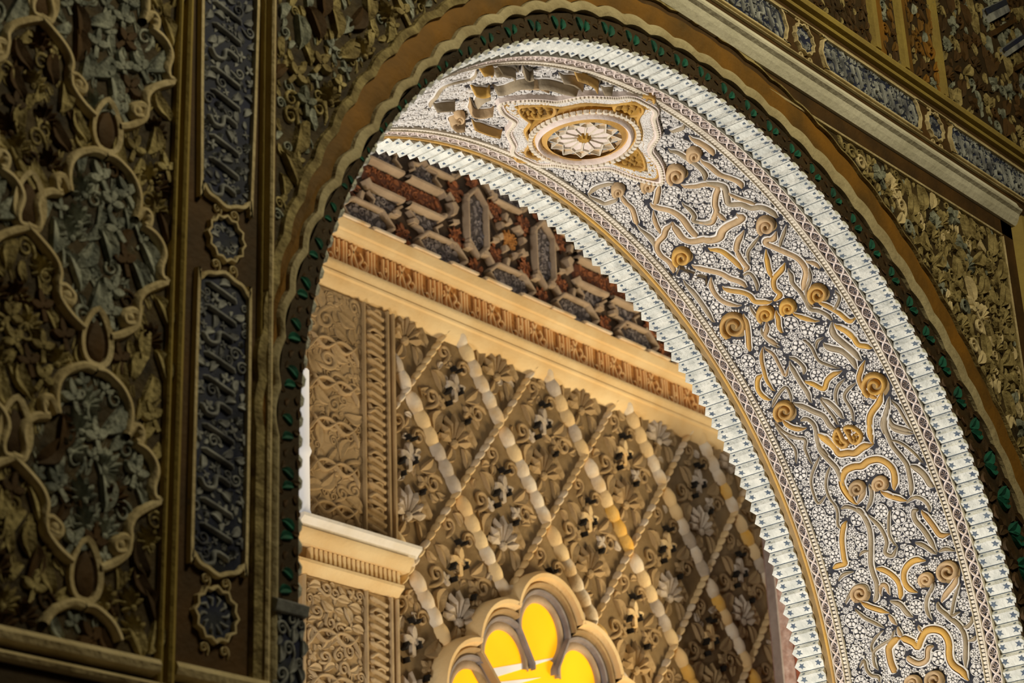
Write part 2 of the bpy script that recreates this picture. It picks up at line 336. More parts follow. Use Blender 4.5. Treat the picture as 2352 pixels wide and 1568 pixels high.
STR = [l.split() for l in '''14g 1424,437 1436,458 1451,472 1457,487 1461,502 1466,512
14t 1350,443 1378,457 1390,462 1407,457 1420,451
14t 1350,443 1369,426 1394,418 1413,416
14g 1516,418 1512,437 1508,457 1503,466
18g 1493,464 1512,472 1541,479 1566,495 1583,518 1596,533 1604,539
12g 1501,481 1505,502 1512,518 1520,533
15g 1545,508 1531,522 1526,537 1512,552 1510,567 1520,583 1537,596 1547,611 1549,623
19g 1545,508 1556,525 1570,543 1589,550 1615,546 1640,541
12t 1566,462 1585,476 1596,491 1594,502 1612,506 1631,504 1640,495
16t 1462,514 1497,543 1505,564
15g 1563,422 1596,423 1622,418 1649,425 1645,443 1643,464 1647,479 1642,494 1632,508 1599,504
14g 1647,479 1659,494 1670,502
17t 1615,412 1657,420 1666,429 1670,448 1676,464 1703,464 1726,473 1749,471 1772,481 1789,498
20g 1607,546 1630,548 1653,542 1661,525 1676,513 1695,504 1705,494 1691,489
16g 1607,362 1630,376 1653,395 1678,404 1699,414 1707,429
18g 1582,309 1607,322 1630,337 1642,353
11g 1672,437 1691,448 1720,458 1739,464
15g 1710,527 1697,548 1693,567 1697,580
15t 1536,297 1563,290 1577,280
14t 1534,339 1557,345 1580,360 1599,372 1619,393 1619,412
16g 1588,606 1617,614 1655,623 1678,635 1703,644 1718,658
16y 1626,568 1655,571 1674,583 1691,598 1708,617
13g 1693,564 1699,583 1712,602 1718,610 1708,621
14y 1760,571 1764,598 1768,617 1777,638
14y 1804,602 1796,617 1779,637 1781,659 1794,673 1777,690
15y 1659,656 1678,663 1705,667 1724,675 1735,688 1756,690 1775,690
14g 1634,635 1636,656 1649,677 1670,692 1705,700
14y 1708,719 1716,736 1720,761 1722,790 1726,805
13y 1783,711 1789,728 1791,747 1800,763
13g 1762,736 1764,751 1760,767 1775,780 1789,788
12t 1749,751 1756,765 1770,780 1794,797
14t 1569,640 1597,671 1624,709 1643,740
9t 1724,698 1731,713 1747,732 1752,744
10t 1706,629 1724,623 1739,646 1741,667
16g 1784,530 1777,545 1763,547 1761,555 1780,564 1807,576 1830,587 1845,602 1853,622 1849,645 1845,667
13g 1849,595 1872,601 1887,614
14y 1878,689 1903,700 1926,713 1951,733 1968,727
12t 1811,614 1819,629 1822,646 1842,669 1853,687 1863,706 1882,710 1903,721 1914,734
14y 1819,715 1849,727 1884,736
15y 1918,746 1941,755 1956,767 1968,780
9t 1807,514 1801,534 1794,553 1794,564
9t 1746,537 1731,557 1719,576 1723,602
9t 1859,608 1863,631 1859,648 1853,664 1859,690 1872,704
9t 1918,664 1930,679 1920,704 1907,708
11y 1753,796 1751,821 1757,848 1764,871 1782,898
14y 1755,856 1743,867 1743,890 1755,907 1774,917
14y 1799,961 1812,974 1831,982 1854,982
9t 1774,936 1785,911 1806,886 1818,905 1820,923
14y 1849,873 1870,879 1894,890 1902,871 1915,858 1935,850
14t 1887,911 1908,923 1927,942 1940,961
15t 1822,923 1850,932 1870,942 1894,953 1908,974 1923,984
16y 1879,991 1896,1007 1915,1022 1927,1039
12t 1839,965 1854,959 1870,970 1877,988 1879,1009 1889,1028 1908,1047
10g 1755,794 1778,810 1793,837 1806,859 1814,837
13t 1814,827 1827,852 1843,879 1856,898 1866,925
11t 1812,817 1831,823 1849,842 1847,859
9t 1866,794 1849,777 1866,794 1881,823 1904,835 1931,844
8t 1877,800 1879,781 1893,773
9t 1783,967 1799,986 1822,999 1850,1005
16y 2029,897 2021,922 2007,941 2000,958 2000,987 1998,1000
13y 1988,826 1979,849 1975,868 1985,891 2004,907 2019,912
15y 1916,742 1939,752 1958,765 1973,788 1992,792 2011,796
14y 1916,706 1935,719 1952,734 1967,729
18t 1912,738 1916,763 1935,782 1962,805 1981,828
17t 1891,786 1908,796 1935,803 1958,822 1971,849
13t 2044,909 2040,939 2030,968 2034,1000
12t 2046,958 2053,974 2078,983 2099,987
9t 1942,868 1927,884 1921,907 1927,930
9t 1969,876 1950,891 1942,910 1958,939 1963,968
9t 2048,916 2065,933 2082,962 2095,983
18y 1881,992 1902,1007 1919,1024 1930,1040 1951,1038 1967,1038 1986,1024 2007,1019
16y 1999,963 2001,992 2007,1019
18y 1970,1158 1953,1139 1940,1120 1936,1101 1944,1080 1963,1070 1982,1068 1997,1057 2020,1053 2039,1061 2053,1076 2058,1099 2055,1126
14g 1990,1114 1984,1135 1970,1158
11t 1997,1110 2005,1126 2003,1149 1991,1174
14y 2028,1128 2043,1135 2060,1143
14t 1875,977 1879,999 1886,1030 1905,1053 1923,1072 1932,1091 1944,1120
10t 1932,1168 1947,1162 1967,1168 1986,1183 2001,1200
8t 1911,1066 1902,1089 1900,1116 1909,1143 1930,1168
8t 1886,1045 1875,1068 1867,1091 1867,1116 1882,1154 1902,1133
9t 1810,998 1827,1003 1852,1007 1852,1030 1869,1068
8t 1781,965 1793,988 1810,1007 1829,1030 1831,1065
9t 1886,911 1894,925 1917,954 1928,975
13t 2042,925 2037,948 2035,977 2044,1003 2054,1024 2073,1047 2086,1066 2092,1091 2096,1116 2094,1141
17t 2090,1066 2111,1076 2127,1091 2138,1109 2151,1116
14y 2023,1126 2044,1137 2065,1143 2086,1149
10t 2094,1143 2111,1141 2130,1151 2138,1168
12t 2042,969 2058,984 2079,990 2102,994
8t 2044,1007 2071,1015 2102,1038 2123,1063
15y 1946,1195 1940,1210 1937,1233 1938,1254 1942,1283 1944,1293 1927,1298 1915,1306
14t 1967,1164 1982,1176 1998,1207 2003,1235 2003,1264 2003,1293 2009,1317 2017,1340 2017,1369 2009,1384
15y 2013,1304 2032,1308 2051,1319 2067,1337 2072,1360 2070,1377
14y 1979,1381 1998,1392 2021,1400 2044,1407
10t 1944,1388 1954,1367 1967,1348 1990,1344 2002,1360
16y 2128,1287 2107,1285 2090,1295 2080,1312 2080,1333 2090,1350 2109,1360
10t 2147,1335 2145,1350 2132,1375 2132,1402 2143,1425
11t 1994,1180 2019,1203 2032,1222 2040,1245 2036,1268 2053,1275 2063,1254
14t 2044,1379 2070,1388 2086,1407 2099,1417
12g 2026,1369 2026,1346 2038,1344 2046,1367
9t 1927,1335 1940,1319 1963,1312
8t 1975,1277 1986,1266 2002,1264
8t 1902,1134 1925,1168 1927,1203 1937,1214
8t 2047,1168 2044,1193 2046,1229 2063,1256
15y 2117,1170 2132,1187 2147,1207 2163,1228 2188,1224
10t 2082,1155 2102,1141 2121,1145 2136,1161 2138,1176
14t 2111,1170 2102,1174 2105,1193 2123,1214 2138,1237 2155,1268
12t 2102,1245 2123,1251 2140,1262 2153,1272
15g 2203,1321 2195,1340 2178,1361 2163,1384
12t 2155,1381 2161,1398 2180,1413 2195,1425
10t 2157,1268 2174,1260 2201,1264
9t 2207,1339 2197,1369 2191,1398 2190,1413 2207,1405
9t 2144,1350 2136,1367 2132,1394 2140,1417
19y 2070,1464 2057,1471 2046,1485 2045,1498 2050,1522 2057,1539 2060,1544
19y 2070,1464 2084,1468 2101,1476 2111,1485 2118,1468 2129,1450 2147,1445 2166,1450 2178,1464 2183,1481 2183,1502 2187,1519 2197,1532 2214,1544 2226,1563
12g 2064,1437 2070,1454 2077,1461
15g 2088,1505 2093,1515 2113,1524 2132,1515 2135,1491 2146,1483
12g 2043,1409 2053,1423 2062,1435
13t 2163,1396 2180,1415 2200,1430 2214,1447 2221,1471 2221,1505 2221,1538
10t 2235,1413 2236,1426 2224,1440 2214,1437
10t 2250,1457 2241,1468 2224,1473
9t 2057,1445 2050,1468 2029,1481 2011,1497 2011,1522 2019,1539
9t 1976,1536 1988,1517 1994,1538 2005,1551 2021,1555 2024,1568
9t 1964,1396 1988,1418 2012,1430 2033,1442
8t 2016,1512 2005,1488 2012,1468 2031,1447
13g 2110,1435 2122,1454
12t 983,241 990,224 1000,214 1014,193 1035,183 1078,173 1093,159
9t 990,231 1014,229 1045,228
14y 1080,192 1104,197 1124,192
11g 1052,255 1035,262 1045,276 1069,276
10y 1083,272 1100,278 1121,286 1154,295
13t 1131,192 1155,190 1181,180 1207,176 1238,183
10t 1087,228 1102,210 1126,200
11y 1111,140 1124,143 1119,152
12t 1126,150 1149,147 1171,154
9t 1162,130 1173,152 1176,164
10t 1200,147 1207,159 1224,155
9g 1078,221 1081,241 1102,245 1135,240
10g 1185,178 1212,178 1234,178 1263,191
11y 1330,151 1346,162 1365,178 1370,194
14t 1196,180 1247,178 1287,188 1330,199
10t 1282,164 1314,170 1341,191
10t 1378,194 1410,194'''.split('\n')]
SCR = [l.split() for l in '''1422 431 14 g
1491 419 16 g
1596 349 16 g
1555 395 23 g
1762 513 21 g
1569 585 22 y
1689 744 32 y
1762 717 20 y
1813 702 18 y
1882 671 23 y
1806 942 25 y
2013 882 30 y
1974 1120 18 g
2026 1109 17 g
1981 1362 21 g
2132 1331 16 g
2182 1312 25 g
2103 1569 18 g
2152 1562 21 g
1054 262 12 g'''.split('\n')]
G = Grid(.05)
CM = {'g': 'tan_stucco', 't': 'grey_stucco', 'y': 'gold_stucco'}
PROF = lambda h: [(-1, .0), (-1, .006), (-.72, .007), (-.68, .002), (-.6, .004), (-.5, h*.8), (-.2, h), (.12, h*.96), (.42, h*.7), (.6, .004), (.68, .002), (.72, .007), (1, .006), (1, 0)]
PM = [0, 0, 2, 1, 1, 1, 1, 1, 1, 1, 2, 0, 0]  # dark groove walls carry the shade beside each strand
def vine(pts, wd, c, name='vine', tp=True, hh=.011):
    if len(pts) < 2: return
    q = cr(pts, 4); mb = MB(); n = len(q); wd = np.array(wd) if hasattr(wd, '__len__') else wd
    wv = wd*np.clip(np.minimum(np.arange(n)+1, n-np.arange(n))/4, .35, 1); mb.ribbon(SOF, q, wv, PROF(hh), taper=tp, ms=PM)
    part(name, mb, ['white_stucco', CM[c], 'dark_tan'], soff)
    for i, (u, v) in enumerate(q): G.put(u, v, wd*.42)
for il, l in enumerate(STR):
    k, c = int(l[0][:-1]), l[0][-1]
    pts = [px_sof(*map(int, p.split(','))) for p in l[1:]]
    pts = [(u, min(.444, max(.108, v))) for u, v in pts]
    vine(pts, k*(.00130 if il < len(STR)-16 else .0019), c, hh=.011 if il < len(STR)-16 else .026)
for x, y, r, c in SCR:
    x, y, r = int(x), int(y), int(r); pts = []; W = []
    for i in range(17):
        t = i/16; a = PI*.6+t*3.6*PI; q = r*(1-.83*t); pts.append(px_sof(x+q*math.cos(a), y+q*math.sin(a))); W.append(.0125*(1-.4*t))
    mb = MB(); q = cr(pts, 3); mb.ribbon(SOF, q, np.interp(np.linspace(0, 1, len(q)), np.linspace(0, 1, 17), W), TUBE(.017))
    sc = part('scroll', mb, CM[c], soff, label='gold spiral scroll end' if c == 'y' else 'tan spiral scroll end')
    u, v = px_sof(x, y); rr = r*.0011
    e = MB(); e.dome(SOF, (u, v), rr*1.0, rr*1.0, 0, .0015, 14, 2, .0025); part('hollow', e, 'dark_tan', sc)
    for (u, v) in q: G.put(u, v, .007)
    G.put(u, v, rr)
# rosettes
def rosette_mesh(name, k):
    mb = MB(); n = 14
    mb.ribbon(ID, [(math.cos(2*PI*i/n)*.92, math.sin(2*PI*i/n)*.92) for i in range(n)], .13, [(-1, 0), (-.7, .3), (.7, .3), (1, 0)], closed=True)
    for i in range(k):
        a = 2*PI*i/k; c, s_ = math.cos(a), math.sin(a); w_ = .86*PI/k
        pl = [(.26, -.06), (.42, -w_*.42), (.62, -w_*.62), (.78, -w_*.4), (.83, 0), (.78, w_*.4), (.62, w_*.62), (.42, w_*.42), (.26, .06)]
        mb.plate(ID, [(x*c-y*s_, x*s_+y*c) for x, y in pl], 0, .34, .86)
    mb.dome(ID, (0, 0), .17, .17, 0, .36, 7, 2)
    return mesh(name, mb, 'white_stucco', False)
ROS = [rosette_mesh('rosette', 6), rosette_mesh('rosette_eight', 8), rosette_mesh('rosette_five', 5)]
def proj(u, v):
    p = np.array(SOF(u, v, 0))-np.array([0, -SV, CH]); d = p @ FW
    return 1176+FPX*(p @ R2)/d, 784-FPX*(p @ U2)/d
ros = []
def in_star(u, v, k=1.04): return in_poly((u, v), [(MC[0]+(a-MC[0])*k, MC[1]+(b-MC[1])*k) for a, b in SBIG])
for r, tries in ((.0185, 9000), (.0152, 14000), (.0118, 24000), (.0085, 34000), (.0062, 40000)):
    for _ in range(tries):
        u = -.12+rnd()*2.6; v = .106+r+rnd()*(.341-2*r)
        if G.ok(u, v, r*.93) and not in_star(u, v): G.put(u, v, r*.93); ros.append((u, v, r))
big = sorted(ros, key=lambda q: -q[2]*(1 if -50 < proj(q[0], q[1])[1] < 1600 and proj(q[0], q[1])[0] < 2400 else .1))
rest = MB()
for i, (u, v, r) in enumerate(big):
    me = ROS[int(rnd()*3) if r > .008 else 2]; Mw = frame(SOF, u, v, .0016, rnd()*6, r)
    Mw = Mw @ Matrix.Diagonal((1, 1, .55, 1))
    if i < 290: inst('rosette', me, soff, Mw)
    else: merge(rest, me, Mw)
part('small_rosettes', rest, 'white_stucco', soff, False, stuff=True)
fil = MB()
for _ in range(90000):
    r = .0026+.0022*rnd(); u = -.12+rnd()*2.6; v = .107+rnd()*.339
    if G.ok(u, v, r*.78) and not in_star(u, v):
        G.put(u, v, r*.78); a = rnd()*6
        fil.plate(SOF, [(u+r*math.cos(a+q)*(1.1 if j % 2 else .8), v+r*math.sin(a+q)*(1.1 if j % 2 else .8)) for j, q in enumerate((0, 1.25, 2.5, 3.8, 5.0))], .0012, .0055, .75)
part('carved_specks', fil, 'white_stucco', soff, False, stuff=True)
# pine cone pods and the ribbed pod cut into the vines
def pod(pts, parent, name='pod', scale_n=22, sr=.008, h=.004):
    q = cr(pts, 4, True); mb = MB(); mb.ribbon(SOF, q, .010, TUBE(.014), closed=True)
    p = part(name, mb, 'gold_stucco', parent)
    g = MB(); g.plate(SOF, q, .001, h, .97); part('dish', g, 'cone_dish', p)
    cu = sum(a for a, b in q)/len(q); cv = sum(b for a, b in q)/len(q); k = 0; gg = Grid(.03)
    for _ in range(900):
        u = cu+(rnd()-.5)*.22; v = cv+(rnd()-.5)*.22
        if in_poly((u, v), [(cu+(a-cu)*.86, cv+(b-cv)*.86) for a, b in q]) and gg.ok(u, v, sr*.82):
            gg.put(u, v, sr*.82); d = MB(); d.dome(SOF, (u, v), sr*1.25, sr*.75, math.atan2(v-cv, u-cu), .010, 8, 2, h); part('scale', d, 'cone_gold', p); k += 1
            if k > scale_n: break
    return p
gp = lambda *a: [px_sof(1760+x/5.227, 900+y/5.227) for x, y in a]
pod(gp((870, 440), (930, 560), (990, 600), (940, 650), (860, 600), (830, 520)), soff, 'seed_pod', 14, .006)
pod(gp((960, 420), (1060, 420), (1150, 500), (1120, 590), (1050, 590), (1000, 500)), soff, 'seed_pod', 14, .006)
ip = lambda x, y: px_sof(1860+x/5.227, 1130+y/5.227)
for k in range(6):
    mb = MB(); y = 1210+k*46; mb.ribbon(SOF, [ip(1120+k*22, y), ip(1280-k*4, y+70)], .008, TUBE(.012)); part('slat', mb, 'gold_stucco', soff)
cp_ = lambda x, y: px_sof(1540+x/5.227, 560+y/5.227)
for a in (((70, 340), (110, 250), (310, 320), (270, 410)), ((300, 440), (330, 340), (440, 370), (450, 480))):
    mb = MB(); mb.plate(SOF, [cp_(*p) for p in a], .001, .012, .86, 0, 1); b_ = part('block', mb, ['grey_stucco', 'ink_ground'], soff)
    c = [sum(cp_(*p)[i] for p in a)/4 for i in (0, 1)]; ro = MB(); merge(ro, ROS[0], frame(SOF, c[0], c[1], .0125, 0, .011)); part('flower', ro, 'white_stucco', b_, False)
# ---------------------------------------------------------------- borders of the soffit
def eye_mesh():
    mb = MB(); n = 16
    mb.ribbon(ID, [(math.cos(2*PI*i/n)*.52, math.sin(2*PI*i/n)*.42) for i in range(n)], .1, [(-1, 0), (-.5, .16), (.5, .16), (1, 0)], closed=True)
    for k in range(7):
        a = (k/6-.5)*4.2; c, s_ = math.cos(a), math.sin(a); L = .40-.05*abs(a)*.4
        mb.add([(-.12, 0, .05), (-.12+c*L*.9-s_*.05, s_*L*.8+c*.05, .05), (-.12+c*L*1.05, s_*L*.95, .2), (-.12+c*L*.9+s_*.05, s_*L*.8-c*.05, .05)], [(0, 3, 2), (0, 2, 1)])
    return mesh('palmette', mb, 'pink_band', False)
EYE = eye_mesh()
bm_ = MB(); bm_.plate(ID, [(-.42, -.5), (.42, -.5), (.5, 0), (.42, .5), (-.42, .5), (-.5, 0)], 0, .55, .7)
BEAD = mesh('bead', bm_, 'rim_stucco', False)
def border(name, label, tb, tg, wg, lines):
    t = thing(name, label, 'border', (ACX, tg, ACZ+AR+CH))
    part('band', strip(min(tg-wg/2, tb-.0075), max(tg+wg/2, tb+.0075), .002), 'ink_ground', t)
    for x in lines:
        mb = MB(); mb.ribbon(SOF, [(-1.0+i*.03, x) for i in range(int(5.4/.03))], .0026, [(-1, .001), (-.6, .009), (.6, .009), (1, .001)]); part('fillet', mb, 'rim_stucco', t)
    for sg in (0, PI):
        mb = MB(); mb.ribbon(SOF, [(-.2+i*.004, tg+wg*.44*math.sin(i*.004/.032*PI+sg)) for i in range(int(2.8/.004))], .0045, [(-1, .002), (-.4, .0075), (.4, .0075), (1, .002)]); part('interlace', mb, 'pink_band', t)
    n = int(2.75/.032)
    for i in range(n): inst('palmette', EYE, t, frame(SOF, -.2+(i+.5)*.032, tg, .002, 0, .030, wg*1.0) @ Matrix.Diagonal((1, 1, 1, 1)))
    for i in range(int(2.6/.0093)): inst('bead', BEAD, t, frame(SOF, -.1+i*.0093, tb, .002, 0, .0078, .0105) @ Matrix.Diagonal((1, 1, 1.2, 1)))
    return t
border('palmette_border', 'narrow white palmette and bead border of the soffit on the side towards the dark hall', .0965, .074, .025, (.0605, .0878, .0898, .1035))
border('palmette_border', 'narrow white palmette and bead border of the soffit on the side towards the bright court', .4555, .475, .0225, (.4485, .4628, .4865))
mb = MB(); mb.ribbon(SOF, [(-1.0+i*.03, .4925) for i in range(180)], .010, TUBE(.012)); part('gold_fillet', mb, 'gold_stucco', soff)
part('cove', strip(.4985, .514, .001), 'dark_tan', soff)
def tooth_mesh(L, tip0, tip1):
    p = .0153; mb = MB(); a = .0105; b = .002; x0 = .0058   # ridge off centre: a broad lit face and a narrow steep one
    V = [(-p, 0, b), (x0, 0, a), (p, 0, b), (-p, L, b), (x0, L, a), (p, L, b), (-.002, -tip0, a*.6), (-.002, L+tip1, a*.6), (-p, 0, -.003), (p, 0, -.003), (-p, L, -.003), (p, L, -.003)]
    mb.add(V, [(0, 3, 4, 1), (1, 4, 5, 2), (0, 1, 6), (1, 2, 6), (4, 3, 7), (5, 4, 7), (8, 0, 6), (6, 2, 9), (3, 10, 7), (7, 11, 5), (8, 6, 9), (10, 11, 7), (8, 10, 3, 0), (2, 5, 11, 9)])
    f = lambda x, yy: (-p+(x0+p)*x, yy, b+(a-b)*x+.0006)
    g = lambda x, yy: (x0+(p-x0)*x, yy, a+(b-a)*x+.0006)
    for y, d in ((L*.17, 1), (L*.83, -1)):             # painted blue arrow marks near both ends
        q = [f(.52, y-d*.011), f(.66, y-d*.004), f(.88, y-d*.004), f(.74, y+d*.0015), f(.8, y+d*.007), f(.55, y+d*.003), f(.32, y+d*.008), f(.38, y+d*.001), f(.2, y-d*.003), f(.4, y-d*.004)]
        mb.add(q, [tuple(range(10)) if d < 0 else tuple(range(9, -1, -1))], 1)
        mb.add([g(.3, y-.004), g(.7, y-.002), g(.6, y+.004), g(.35, y+.003)], [(0, 1, 2, 3)], 1)
    return mesh('tooth', mb, ['tooth_white', 'tooth_blue'], False)
def teeth(label, t0, L, tips, h=0.0, n0=-8, n1=132):
    t = thing('toothed_moulding', label, 'moulding', (ACX, t0, ACZ+AR+CH)); me = tooth_mesh(L, *tips)
    part('backing', strip(t0, t0+L, h-.0005, n0*.0326, n1*.0326), 'tooth_blue', t)
    for i in range(n0, n1): inst('tooth', me, t, frame(SOF, (i+.5)*.0326, t0, h, 0, 1))
teeth('white toothed edge of the arch next to the dark hall wall, blue marks on each ridge', -.001, .060, (.006, .002), -.004)
teeth('white toothed edge of the arch on the bright court side, above the star lattice', .516, .069, (.003, .01))
# ---------------------------------------------------------------- medallion
med = thing('medallion', 'gold ringed flower roundel with four pine cones at the crown of the arch', 'medallion', SOF(MC[0], MC[1], 0))
mb = MB(); mb.plate(SOF, cr(star(1.0), 2, True), .001, .004, .99); part('backing', mb, 'cone_gold', med)
mb = MB(); mb.ribbon(SOF, cr(star(.98), 3, True), .016, SLAB(.015), closed=True); part('outer_rim', mb, 'pink_band', med)
mb = MB(); mb.ribbon(SOF, cr(star(.86), 3, True), .026, SLAB(.012), closed=True); wb = part('white_band', mb, 'rim_stucco', med, label='pale band with white flowers')
for i, (a, b) in enumerate(cr(star(.86), 3, True)): inst('flower', ROS[i % 3], wb, frame(SOF, a, b, .0121, i, .0105) @ Matrix.Diagonal((1, 1, .5, 1)))
for i, (a, b) in enumerate(cr(star(.985), 5, True)): inst('bead', BEAD, med, frame(SOF, a, b, .015, 0, .0075))
mb = MB(); mb.ribbon(SOF, cr(star(.76), 3, True), .010, TUBE(.017), closed=True); part('inner_rim', mb, 'gold_stucco', med)
for du, dv, lu, lv in ((.178, 0, .074, .040), (-.176, 0, .072, .040), (0, .140, .040, .046), (0, -.140, .040, .046)):
    c = (MC[0]+du, MC[1]+dv)
    sg = 1 if du+dv > 0 else -1
    pts = []
    for i in range(10):
        a = 2*PI*i/10; x = math.cos(a); y = math.sin(a)*(1-.35*max(0, x))*.95
        pts.append((c[0]+sg*x*lu, c[1]+y*lv) if du else (c[0]+y*lu, c[1]+sg*x*lv))
    pod(pts, med, 'pine_cone', 40, .0066, .006)
C0 = (MC[0]-.022, MC[1]+.016)
def ring(r, w_, prof, name, m, h0=0, n=48):
    mb = MB(); mb.ribbon(SOF, [(C0[0]+r*math.cos(2*PI*i/n), C0[1]+r*math.sin(2*PI*i/n)) for i in range(n)], w_, prof, closed=True); return part(name, mb, m, med)
ring(.104, .034, SLAB(.013), 'drum', 'gold_stucco')
for i in range(52):
    a = 2*PI*i/52; inst('bead', BEAD, med, frame(SOF, C0[0]+.1165*math.cos(a), C0[1]+.1165*math.sin(a), .0125, a, .0125))
ring(.1, .013, [(-1, .011), (-.7, .020), (0, .024), (.7, .020), (1, .011)], 'ring', 'pink_band')
ring(.087, .014, [(-1, .009), (-.3, .015), (1, .021)], 'gold_ring', 'gold_stucco')
mb = MB(); mb.plate(SOF, [(C0[0]+.088*math.cos(2*PI*i/40), C0[1]+.088*math.sin(2*PI*i/40)) for i in range(40)], .003, .0095, .99); part('disc', mb, 'tan_stucco', med)
def pol(r, a): return (C0[0]+r*math.cos(a), C0[1]+r*math.sin(a))
for k in range(12):
    a = 2*PI*k/12; b = PI/12
    mb = MB(); mb.plate(SOF, [pol(.018, a-b*.8), pol(.04, a-b*.95), pol(.05, a-b*.8), pol(.058, a), pol(.05, a+b*.8), pol(.04, a+b*.95), pol(.018, a+b*.8)], .009, .0145, .8); part('petal', mb, 'pink_band', med)
    mb = MB(); mb.ribbon(SOF, [pol(.016, a+b), pol(.05, a+b), pol(.08, a+3*b)], .0042, [(-1, .009), (-.4, .0175), (.4, .0175), (1, .009)], taper=False); mb.ribbon(SOF, [pol(.05, a+b), pol(.08, a-b)], .0042, [(-1, .009), (-.4, .0175), (.4, .0175), (1, .009)], taper=False); part('rib', mb, 'rim_stucco', med)
    mb = MB(); mb.plate(SOF, [pol(.064, a-b*.3), pol(.07, a-b*.42), pol(.077, a), pol(.07, a+b*.42), pol(.064, a+b*.3)], .009, .0125, .8); part('drop', mb, 'tooth_blue', med)
mb = MB(); mb.plate(SOF, [pol(.019 if i % 2 else .013, 2*PI*i/16) for i in range(16)], .009, .022, .6); part('boss', mb, 'cone_gold', med)
# ================================================================ front wall of the dark hall
def lib(m): return [leaf_mesh('leaf', m, .25), leaf_mesh('leaf', m, -.2), fan_mesh('palmette', m), trefoil_mesh('trefoil', m), curl_mesh('curl', m)]
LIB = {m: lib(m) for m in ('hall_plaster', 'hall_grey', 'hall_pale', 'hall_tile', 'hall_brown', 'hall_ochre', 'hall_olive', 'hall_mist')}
def seen(S, u, v, mg=160):
    p = np.array(S(u, v, 0))-np.array([0, -SV, CH]); d = p @ FW
    x, y = 1176+FPX*(p @ R2)/d, 784-FPX*(p @ U2)/d
    return -mg < x < 2352+mg and -mg < y < 1568+mg
def fill(parent, S, box, inside, spec, G=None, cap=290, hs=.8, pack=.86, up=True, cnt=None):
    """scatter carved pieces; spec = list of (radius, tries, [(material, weight)], kinds)"""
    G = G or Grid(.08); cnt = cnt if cnt is not None else {}
    rest = {}
    for r, tries, ms, kinds in spec:
        for _ in range(tries):
            u = box[0]+rnd()*(box[1]-box[0]); v = box[2]+rnd()*(box[3]-box[2])
            if not inside(u, v, r) or not G.ok(u, v, r*pack) or not seen(S, u, v): continue
            G.put(u, v, r*pack); x = rnd(); m = ms[-1][0]
            for mm, wgt in ms:
                x -= wgt
                if x < 0: m = mm; break
            k = kinds[int(rnd()*len(kinds))]; rot = (rnd()-.5)*1.5 if up else rnd()*6.28
            me = LIB[m][k]; Mw = frame(S, u, v, .001, rot, r*2.1, r*2.5) @ Matrix.Diagonal((1, 1, hs, 1))
            n = me.name.split('.')[0]; cnt[n] = cnt.get(n, 0)+1
            if cnt[n] < cap: inst(n, me, parent, Mw)
            else: merge(rest.setdefault(m, MB()), me, Mw)
    for m, mb in rest.items(): part('small_leaves', mb, m, parent, True, stuff=True)
    return G
# ---- lobed lattice panel at the left
pan = thing('lattice_panel', 'dim wall panel at far left with pale lobed ribs around carved leaf cells', 'panel', (1.53, 0, 1.3+CH))
mb = MB(); mb.box(FRONT, 1.2, 1.676, .735, 1.98, 0, .003); part('ground', mb, 'hall_ground', pan)
P0 = [(236, 361), (255, 368), (273, 384), (294, 409), (309, 443), (311, 477), (304, 506)]
P1 = [(304, 506), (322, 487), (336, 502), (332, 524), (322, 524), (345, 541), (362, 565), (368, 591), (360, 620), (364, 643), (385, 650)]
P2 = [(385, 650), (346, 663), (321, 677), (309, 699), (310, 725), (296, 718), (276, 726), (280, 746), (300, 748)]
P3 = [(309, 725), (304, 752), (279, 770), (256, 777), (245, 778)]
ZC = 1.157; XC = 1.5575; PZ = .3285; PXX = .2425
def rel(p): u, v = px_wall(*p); return (u-XC, v-ZC)
RIBS = [cr([rel(p) for p in q], 3) for q in (P0, P1, P2, P3)]
SIDE = [rel(p) for p in ((236, 372), (290, 415), (303, 450), (303, 490), (330, 545), (355, 595), (350, 640), (312, 670), (300, 710), (265, 760), (244, 768))]
def in_cell(u, v):
    k = round((u-XC)/PXX); du = abs(u-XC-k*PXX); z = (v-ZC) % PZ
    poly = SIDE+[(0, SIDE[-1][1]), (0, SIDE[0][1])]
    return in_poly((du, z), poly) or in_poly((du, z-PZ), poly)
GL = Grid(.08)
